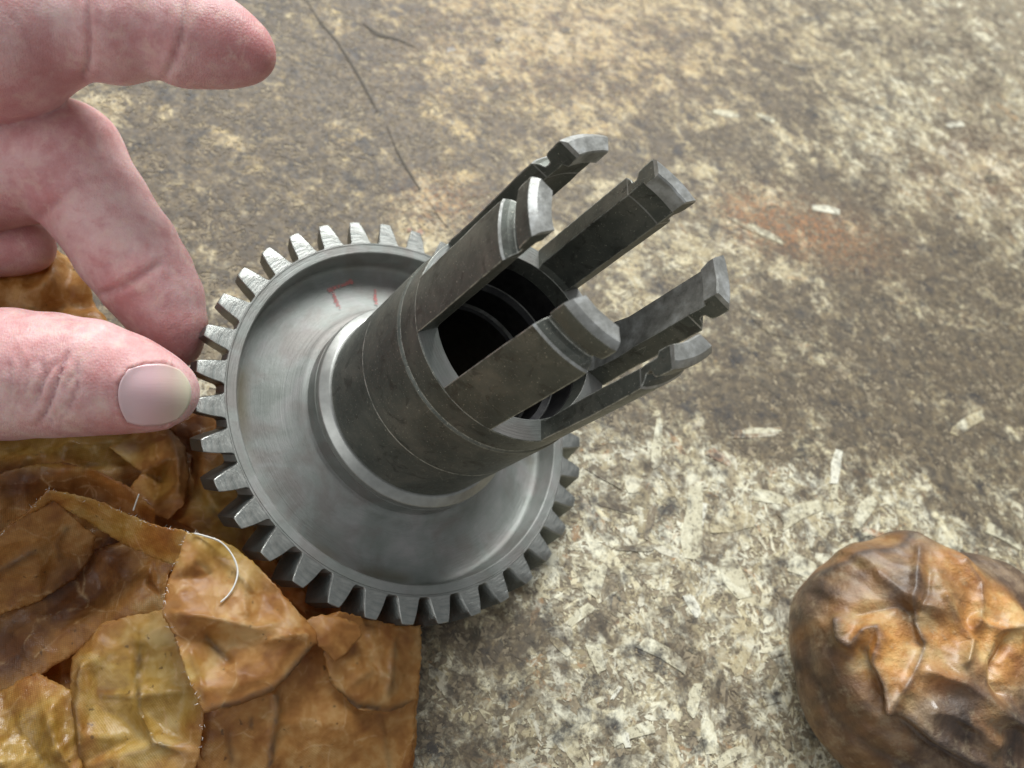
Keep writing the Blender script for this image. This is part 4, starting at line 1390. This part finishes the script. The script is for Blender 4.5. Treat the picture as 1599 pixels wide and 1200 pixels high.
def surface_nets(F, origin, h):
    nx, ny, nz = F.shape
    ins = F < 0
    cx = ins[:-1, :-1, :-1].astype(np.int8)
    tot = np.zeros_like(cx)
    for i in (0, 1):
        for j in (0, 1):
            for k in (0, 1):
                tot = tot + ins[i:nx - 1 + i, j:ny - 1 + j, k:nz - 1 + k]
    act = (tot > 0) & (tot < 8)
    idx = -np.ones(act.shape, np.int64)
    A = np.argwhere(act)
    idx[act] = np.arange(len(A))
    s = np.zeros((len(A), 3))
    c = np.zeros(len(A))
    cor = [(i, j, k) for i in (0, 1) for j in (0, 1) for k in (0, 1)]
    for p in cor:
        for ax_ in range(3):
            if p[ax_]:
                continue
            q = list(p)
            q[ax_] = 1
            f0 = F[A[:, 0] + p[0], A[:, 1] + p[1], A[:, 2] + p[2]]
            f1 = F[A[:, 0] + q[0], A[:, 1] + q[1], A[:, 2] + q[2]]
            m = (f0 < 0) != (f1 < 0)
            t = f0[m] / (f0[m] - f1[m])
            e = np.tile(np.array(p, float), (m.sum(), 1))
            e[:, ax_] += t
            s[m] += e
            c[m] += 1
    V = (A + s / c[:, None]) * h + origin
    quads = []
    for ax_ in range(3):
        o1, o2 = (ax_ + 1) % 3, (ax_ + 2) % 3
        sl0 = [slice(None)] * 3
        sl1 = [slice(None)] * 3
        sl0[ax_] = slice(0, -1)
        sl1[ax_] = slice(1, None)
        ch = ins[tuple(sl0)] != ins[tuple(sl1)]
        E_ = np.argwhere(ch)
        E_ = E_[(E_[:, o1] > 0) & (E_[:, o2] > 0) & (E_[:, o1] < F.shape[o1] - 1) & (E_[:, o2] < F.shape[o2] - 1)]
        fl = ins[E_[:, 0], E_[:, 1], E_[:, 2]]

        def cell(a_, b_):
            q = E_.copy()
            q[:, o1] -= a_
            q[:, o2] -= b_
            return idx[q[:, 0], q[:, 1], q[:, 2]]
        Q = np.column_stack([cell(0, 0), cell(1, 0), cell(1, 1), cell(0, 1)])
        Q[fl] = Q[fl][:, ::-1]
        quads.append(Q[:, ::-1])
    return V, np.vstack(quads)


def build_hand():
    # each joint: photo position, distance from the lens (cm), radius as it shows (px)
    def J(u, v, d, r):
        return deep(u, v, d), r * d / FOC

    index = [J(-560, 110, 16.2, 135), J(-300, 95, 15.6, 140), J(-120, 62, 15.2, 142), J(-10, 42, 15.1, 138), J(62, 36, 15.2, 106), J(118, 40, 15.2, 80),
             J(182, 43, 15.3, 85), J(238, 40, 15.4, 76), J(292, 56, 15.4, 77), J(334, 66, 15.5, 70), J(364, 76, 15.6, 58), J(384, 84, 15.6, 46)]
    middle = [J(-560, 270, 17.2, 125), J(-260, 262, 16.9, 118), J(-60, 262, 16.9, 104), J(40, 250, 16.9, 98), J(98, 252, 16.8, 94), J(150, 320, 16.7, 80), J(196, 388, 16.6, 78),
              J(226, 432, 16.6, 73), J(250, 470, 16.6, 66), J(266, 508, 16.6, 55), J(270, 535, 16.6, 44)]
    ring = [J(-560, 420, 18.0, 105), J(-260, 400, 17.8, 85), J(-60, 385, 17.8, 56), J(20, 384, 17.9, 46), J(44, 386, 17.9, 41)]
    little = [J(-640, 560, 18.6, 80), J(-380, 520, 18.4, 60), J(-240, 500, 18.4, 46)]
    thumb = [J(-620, 560, 14.9, 150), J(-330, 590, 14.6, 122), J(-160, 590, 14.5, 104), J(-60, 586, 14.5, 103), J(20, 585, 14.5, 102), J(80, 586, 14.5, 97), J(140, 590, 14.5, 91),
             J(190, 599, 14.55, 80), J(230, 608, 14.6, 67), J(258, 614, 14.7, 52)]
    palm = [J(-620, 150, 16.4, 170), J(-640, 330, 16.8, 180), J(-680, 480, 16.6, 180)]
    wrist = [J(-700, 330, 16.6, 200), J(-1050, 380, 16.6, 190), J(-1500, 420, 16.8, 210)]
    chains = [index, middle, ring, little, thumb]
    allp = np.array([p for ch in chains + [palm] for p, r in ch] + [wrist[1][0]])
    h = 0.062
    lo = allp.min(0) - 2.6
    hi = allp.max(0) + 1.2
    # keep the box to what stands near the picture; the forearm is closed off outside it
    nx, ny, nz = [int(math.ceil((b - a) / h)) for a, b in zip(lo, hi)]
    xs = [lo[i] + np.arange(k) * h for i, k in enumerate((nx, ny, nz))]
    F = np.full((nx, ny, nz), 9.0, np.float32)

    def add(chain, k=0.12, target=None):
        nonlocal F
        part = np.full((nx, ny, nz), 9.0, np.float32)
        for (a, ra), (b, rb) in zip(chain[:-1], chain[1:]):
            m = max(ra, rb) + 0.9
            l_, h_ = np.minimum(a, b) - m, np.maximum(a, b) + m
            s = [slice(max(0, int((l_[i] - lo[i]) / h)), min((nx, ny, nz)[i], int((h_[i] - lo[i]) / h) + 2)) for i in range(3)]
            if any(q.start >= q.stop for q in s):
                continue
            G = np.stack(np.meshgrid(xs[0][s[0]], xs[1][s[1]], xs[2][s[2]], indexing='ij'), -1).astype(np.float32)
            f = cone_sdf(G, a.astype(np.float32), b.astype(np.float32), ra, rb)
            part[tuple(s)] = smin(part[tuple(s)], f, 0.10)
        F = smin(F, part, k)

    for ch in chains:
        add(ch, 0.07)
    add(palm, 0.8)
    add(wrist, 0.8)
    V, Q = surface_nets(F, lo, h)
    V = V.astype(float)
    # relax the grid marks
    nb_a = np.concatenate([Q[:, 0], Q[:, 1], Q[:, 2], Q[:, 3]])
    nb_b = np.concatenate([Q[:, 1], Q[:, 2], Q[:, 3], Q[:, 0]])

    def normals(V):
        fn = np.cross(V[Q[:, 2]] - V[Q[:, 0]], V[Q[:, 3]] - V[Q[:, 1]])
        n = np.zeros_like(V)
        for k in range(4):
            for c_ in range(3):
                n[:, c_] += np.bincount(Q[:, k], fn[:, c_], len(V))
        return n / (np.linalg.norm(n, axis=1)[:, None] + 1e-12)

    def relax(V, it, w=0.5):
        cnt = np.bincount(nb_a, minlength=len(V)) + np.bincount(nb_b, minlength=len(V))
        for _ in range(it):
            s = np.zeros_like(V)
            for c_ in range(3):
                s[:, c_] = np.bincount(nb_a, V[nb_b, c_], len(V)) + np.bincount(nb_b, V[nb_a, c_], len(V))
            V = V + (s / cnt[:, None] - V) * w
        return V

    V = relax(V, 6)
    Nn = normals(V)
    # one linear refinement by Loop-free quad split so that skin folds can be fine near the picture
    P = to_px(V)
    vd = V - CAM
    dist = vd @ M[2]
    face = np.clip(-(Nn * vd / np.linalg.norm(vd, axis=1)[:, None]).sum(1) * 4 + 0.4, 0, 1)
    crease = np.zeros(len(V))
    red = np.zeros(len(V))
    disp = np.zeros(len(V))
    # which finger a vertex belongs to, by nearest axis
    def own(chain):
        best = np.full(len(V), 1e9)
        for (a, ra), (b, rb) in zip(chain[:-1], chain[1:]):
            best = np.minimum(best, cone_sdf(V, a, b, ra, rb))
        return best
    O = np.stack([own(c) for c in chains], 1)
    who = O.argmin(1)

    def fold(f, line, depth, w, dk=0.6, bulge=0.0):
        nonlocal disp, crease
        d, s = poly_dist(P, line)
        env = np.clip(np.minimum(s, 1 - s) * 6, 0, 1) ** 0.5
        m = (who == f) * face * env
        disp = disp - depth * (1.7 if f == 4 else 1.15) * np.exp(-(d / w) ** 2) * m
        if bulge:
            disp = disp + bulge * np.exp(-((d - w * 2.6) / (w * 1.5)) ** 2) * m
        crease = np.maximum(crease, dk * np.exp(-(d / (w * 0.8)) ** 2) * m)

    fold(0, [(132, -30), (136, 20), (140, 60), (138, 100), (124, 130)], 0.045, 5, 0.55, 0.015)
    fold(0, [(286, -20), (287, 20), (283, 60), (268, 100), (250, 130)], 0.04, 5, 0.5, 0.015)
    fold(0, [(150, -10), (152, 40), (150, 90)], 0.012, 4, 0.2)
    fold(0, [(10, 20), (40, 50), (48, 80)], 0.010, 5, 0.15)
    fold(1, [(150, 462), (180, 452), (208, 438), (236, 420), (256, 408)], 0.055, 6, 0.45, 0.02)
    fold(1, [(150, 420), (180, 410), (210, 385)], 0.012, 6, 0.2)
    fold(1, [(95, 310), (70, 325), (60, 345)], 0.05, 8, 0.5)
    fold(1, [(90, 300), (130, 285), (165, 270)], 0.015, 9, 0.25)
    fold(1, [(262, 520), (285, 505), (300, 490)], 0.010, 5, 0.2)
    for ln, dp in [([(107, 545), (98, 565), (90, 590), (82, 615), (72, 645), (55, 668)], 0.045), ([(118, 560), (124, 585), (118, 610), (108, 640), (90, 662)], 0.022),
                   ([(66, 560), (70, 585), (62, 610), (52, 640)], 0.020), ([(40, 560), (44, 590), (38, 620)], 0.014), ([(90, 560), (80, 575), (64, 600), (56, 628)], 0.02),
                   ([(124, 580), (110, 590), (96, 612)], 0.014), ([(14, 560), (18, 600), (12, 640)], 0.012), ([(110, 625), (84, 650), (76, 668)], 0.016),
                   ([(26, 540), (34, 580), (26, 622), (18, 660)], 0.010), ([(50, 540), (54, 570)], 0.010)]:
        fold(4, ln, dp, 3.6, 0.5 if dp > 0.02 else 0.3, 0.006)
    # nail seat: flatten the tip of the thumb under the nail plate and raise the fold of skin round it
    nailpoly = [(188, 642), (183, 618), (187, 594), (200, 577), (226, 569), (258, 568), (285, 580), (299, 602), (298, 630), (282, 652), (256, 664), (222, 666), (199, 660)]
    inn = in_poly(P, nailpoly)
    dn, _ = poly_dist(P, nailpoly + [nailpoly[0]])
    m = (who == 4) * face
    left = P[:, 0] < 268
    disp = disp + m * np.where(~inn, 0.040 * np.exp(-(dn / 9) ** 2) * left, -0.035 * np.clip(dn / 8, 0, 1))
    crease = np.maximum(crease, m * 0.7 * np.exp(-(dn / 3.5) ** 2) * left)
    # pads and hollows: the fingertip pad, the fullness between joints
    V2 = V + Nn * disp[:, None]
    fine = fbm(V[:, 0] * 1.1, V[:, 1] * 1.1 + V[:, 2], 5, 3) - 0.5
    V2 = V2 + Nn * (fine * 0.05)[:, None]
    # colour: redder at tips, in the hollows and round the knuckles
    def rb(f, c, rx, w):
        nonlocal red
        d = np.hypot(P[:, 0] - c[0], P[:, 1] - c[1])
        red = np.maximum(red, w * np.exp(-(d / rx) ** 2) * ((who == f) if f >= 0 else 1))
    rb(0, (400, 70), 60, 1.0)
    rb(0, (345, 66), 50, 0.75)
    rb(0, (80, 115), 60, 0.55)
    rb(0, (200, 65), 60, 0.35)
    rb(0, (20, 170), 60, 0.5)
    rb(1, (125, 200), 60, 0.45)
    rb(1, (290, 540), 60, 0.9)
    rb(1, (205, 445), 45, 0.4)
    rb(1, (60, 310), 60, 0.5)
    rb(4, (160, 575), 40, 0.35)
    rb(4, (205, 670), 50, 0.7)
    rb(4, (225, 556), 36, 0.6)
    rb(4, (30, 500), 60, 0.3)
    rb(2, (20, 390), 120, 0.5)
    red = np.clip(red * 1.15 + (fbm(V[:, 0] * 2, V[:, 1] * 2 + V[:, 2], 15, 3) - 0.5) * 0.7 + 0.12, 0, 1)

    person = empty("person", tuple(float(q) for q in deep(-700, 330, 16.6)), category='person',
                   label="bare left hand pinching the rim of the gear between thumb and middle finger")
    inv = Matrix.Translation(-person.location)
    me = bpy.data.meshes.new("hand")
    me.vertices.add(len(V2))
    me.vertices.foreach_set("co", V2.astype(np.float32).ravel())
    me.loops.add(len(Q) * 4)
    me.loops.foreach_set("vertex_index", Q.astype(np.int32).ravel())
    me.polygons.add(len(Q))
    me.polygons.foreach_set("loop_start", np.arange(0, len(Q) * 4, 4, dtype=np.int32))
    me.update(calc_edges=True)
    me.validate()
    me.polygons.foreach_set("use_smooth", np.ones(len(me.polygons), bool))
    for nm, v in (("crease", crease), ("red", red)):
        a = me.attributes.new(nm, 'FLOAT', 'POINT')
        a.data.foreach_set("value", v.astype(np.float32))
    me.materials.append(MT['skin'])
    o = bpy.data.objects.new("hand", me)
    C.objects.link(o)
    o.parent = person
    o.matrix_parent_inverse = inv
    recalc(o)

    # thumbnail: a curved plate resting on the seat
    from mathutils.bvhtree import BVHTree
    bvh = BVHTree.FromObject(o, bpy.context.evaluated_depsgraph_get()) if False else BVHTree.FromPolygons(
        [tuple(v) for v in V2], [tuple(int(i) for i in q) for q in Q[np.isin(who[Q[:, 0]], [4])]])
    nn = 26
    cu, cv = 240, 618
    vs, fs, tipv = [], [], []
    outl = np.array(nailpoly, float)
    for i in range(nn + 1):
        for j in range(nn + 1):
            a, b = -1 + 2 * i / nn, -1 + 2 * j / nn
            # square to squircle to outline
            x, y = a * math.sqrt(1 - b * b / 2), b * math.sqrt(1 - a * a / 2)
            rr_, an = math.hypot(x, y), math.atan2(y, x)
            # radius of outline in that direction
            dirn = np.array([math.cos(an), math.sin(an)])
            best = 40.0
            for k in range(len(outl)):
                p, q = outl[k] - (cu, cv), outl[(k + 1) % len(outl)] - (cu, cv)
                den = dirn[0] * (q - p)[1] - dirn[1] * (q - p)[0]
                if abs(den) < 1e-9:
                    continue
                t_ = (p[0] * (q - p)[1] - p[1] * (q - p)[0]) / den
                s_ = (p[0] * dirn[1] - p[1] * dirn[0]) / den
                if t_ > 0 and -1e-6 <= s_ <= 1 + 1e-6:
                    best = t_
                    break
            u, v = cu + dirn[0] * best * rr_, cv + dirn[1] * best * rr_
            d = Vector(px_ray(u, v)).normalized()
            hit = bvh.ray_cast(Vector(CAM), d)
            if hit[0] is None:
                near = bvh.find_nearest(Vector(deep(u, v, 14.3)))
                p = near[0] + near[1] * 0.02
            else:
                p = hit[0] - d * (0.012 + 0.035 * (1 - rr_ ** 2))
            vs.append(p)
            tipv.append((u - 180) / 122)
    for i in range(nn):
        for j in range(nn):
            k = i * (nn + 1) + j
            fs.append((k, k + nn + 1, k + nn + 2, k + 1))
    VN = np.array([tuple(p) for p in vs]).reshape(nn + 1, nn + 1, 3)
    for _ in range(14):
        K_ = VN.copy()
        K_[1:-1, 1:-1] = (VN[:-2, 1:-1] + VN[2:, 1:-1] + VN[1:-1, :-2] + VN[1:-1, 2:]) / 4
        K_[0, 1:-1] = (VN[0, :-2] + VN[0, 2:]) / 2 * .5 + VN[0, 1:-1] * .5
        K_[-1, 1:-1] = (VN[-1, :-2] + VN[-1, 2:]) / 2 * .5 + VN[-1, 1:-1] * .5
        K_[1:-1, 0] = (VN[:-2, 0] + VN[2:, 0]) / 2 * .5 + VN[1:-1, 0] * .5
        K_[1:-1, -1] = (VN[:-2, -1] + VN[2:, -1]) / 2 * .5 + VN[1:-1, -1] * .5
        VN = K_
    nl = mesh_obj("thumbnail", VN.reshape(-1, 3), fs, MT['nail'], person, True)
    nl.matrix_parent_inverse = inv
    a = nl.data.attributes.new("tip", 'FLOAT', 'POINT')
    a.data.foreach_set("value", np.clip(np.array(tipv), 0, 1).astype(np.float32))
    uv = nl.data.uv_layers.new(name="UVMap")
    for l in nl.data.loops:
        i, j = divmod(l.vertex_index, nn + 1)
        uv.data[l.index].uv = (i / nn, j / nn)
    s = nl.modifiers.new("thickness", 'SOLIDIFY')
    s.thickness = 0.018
    s.offset = 0
    return person


build_hand()
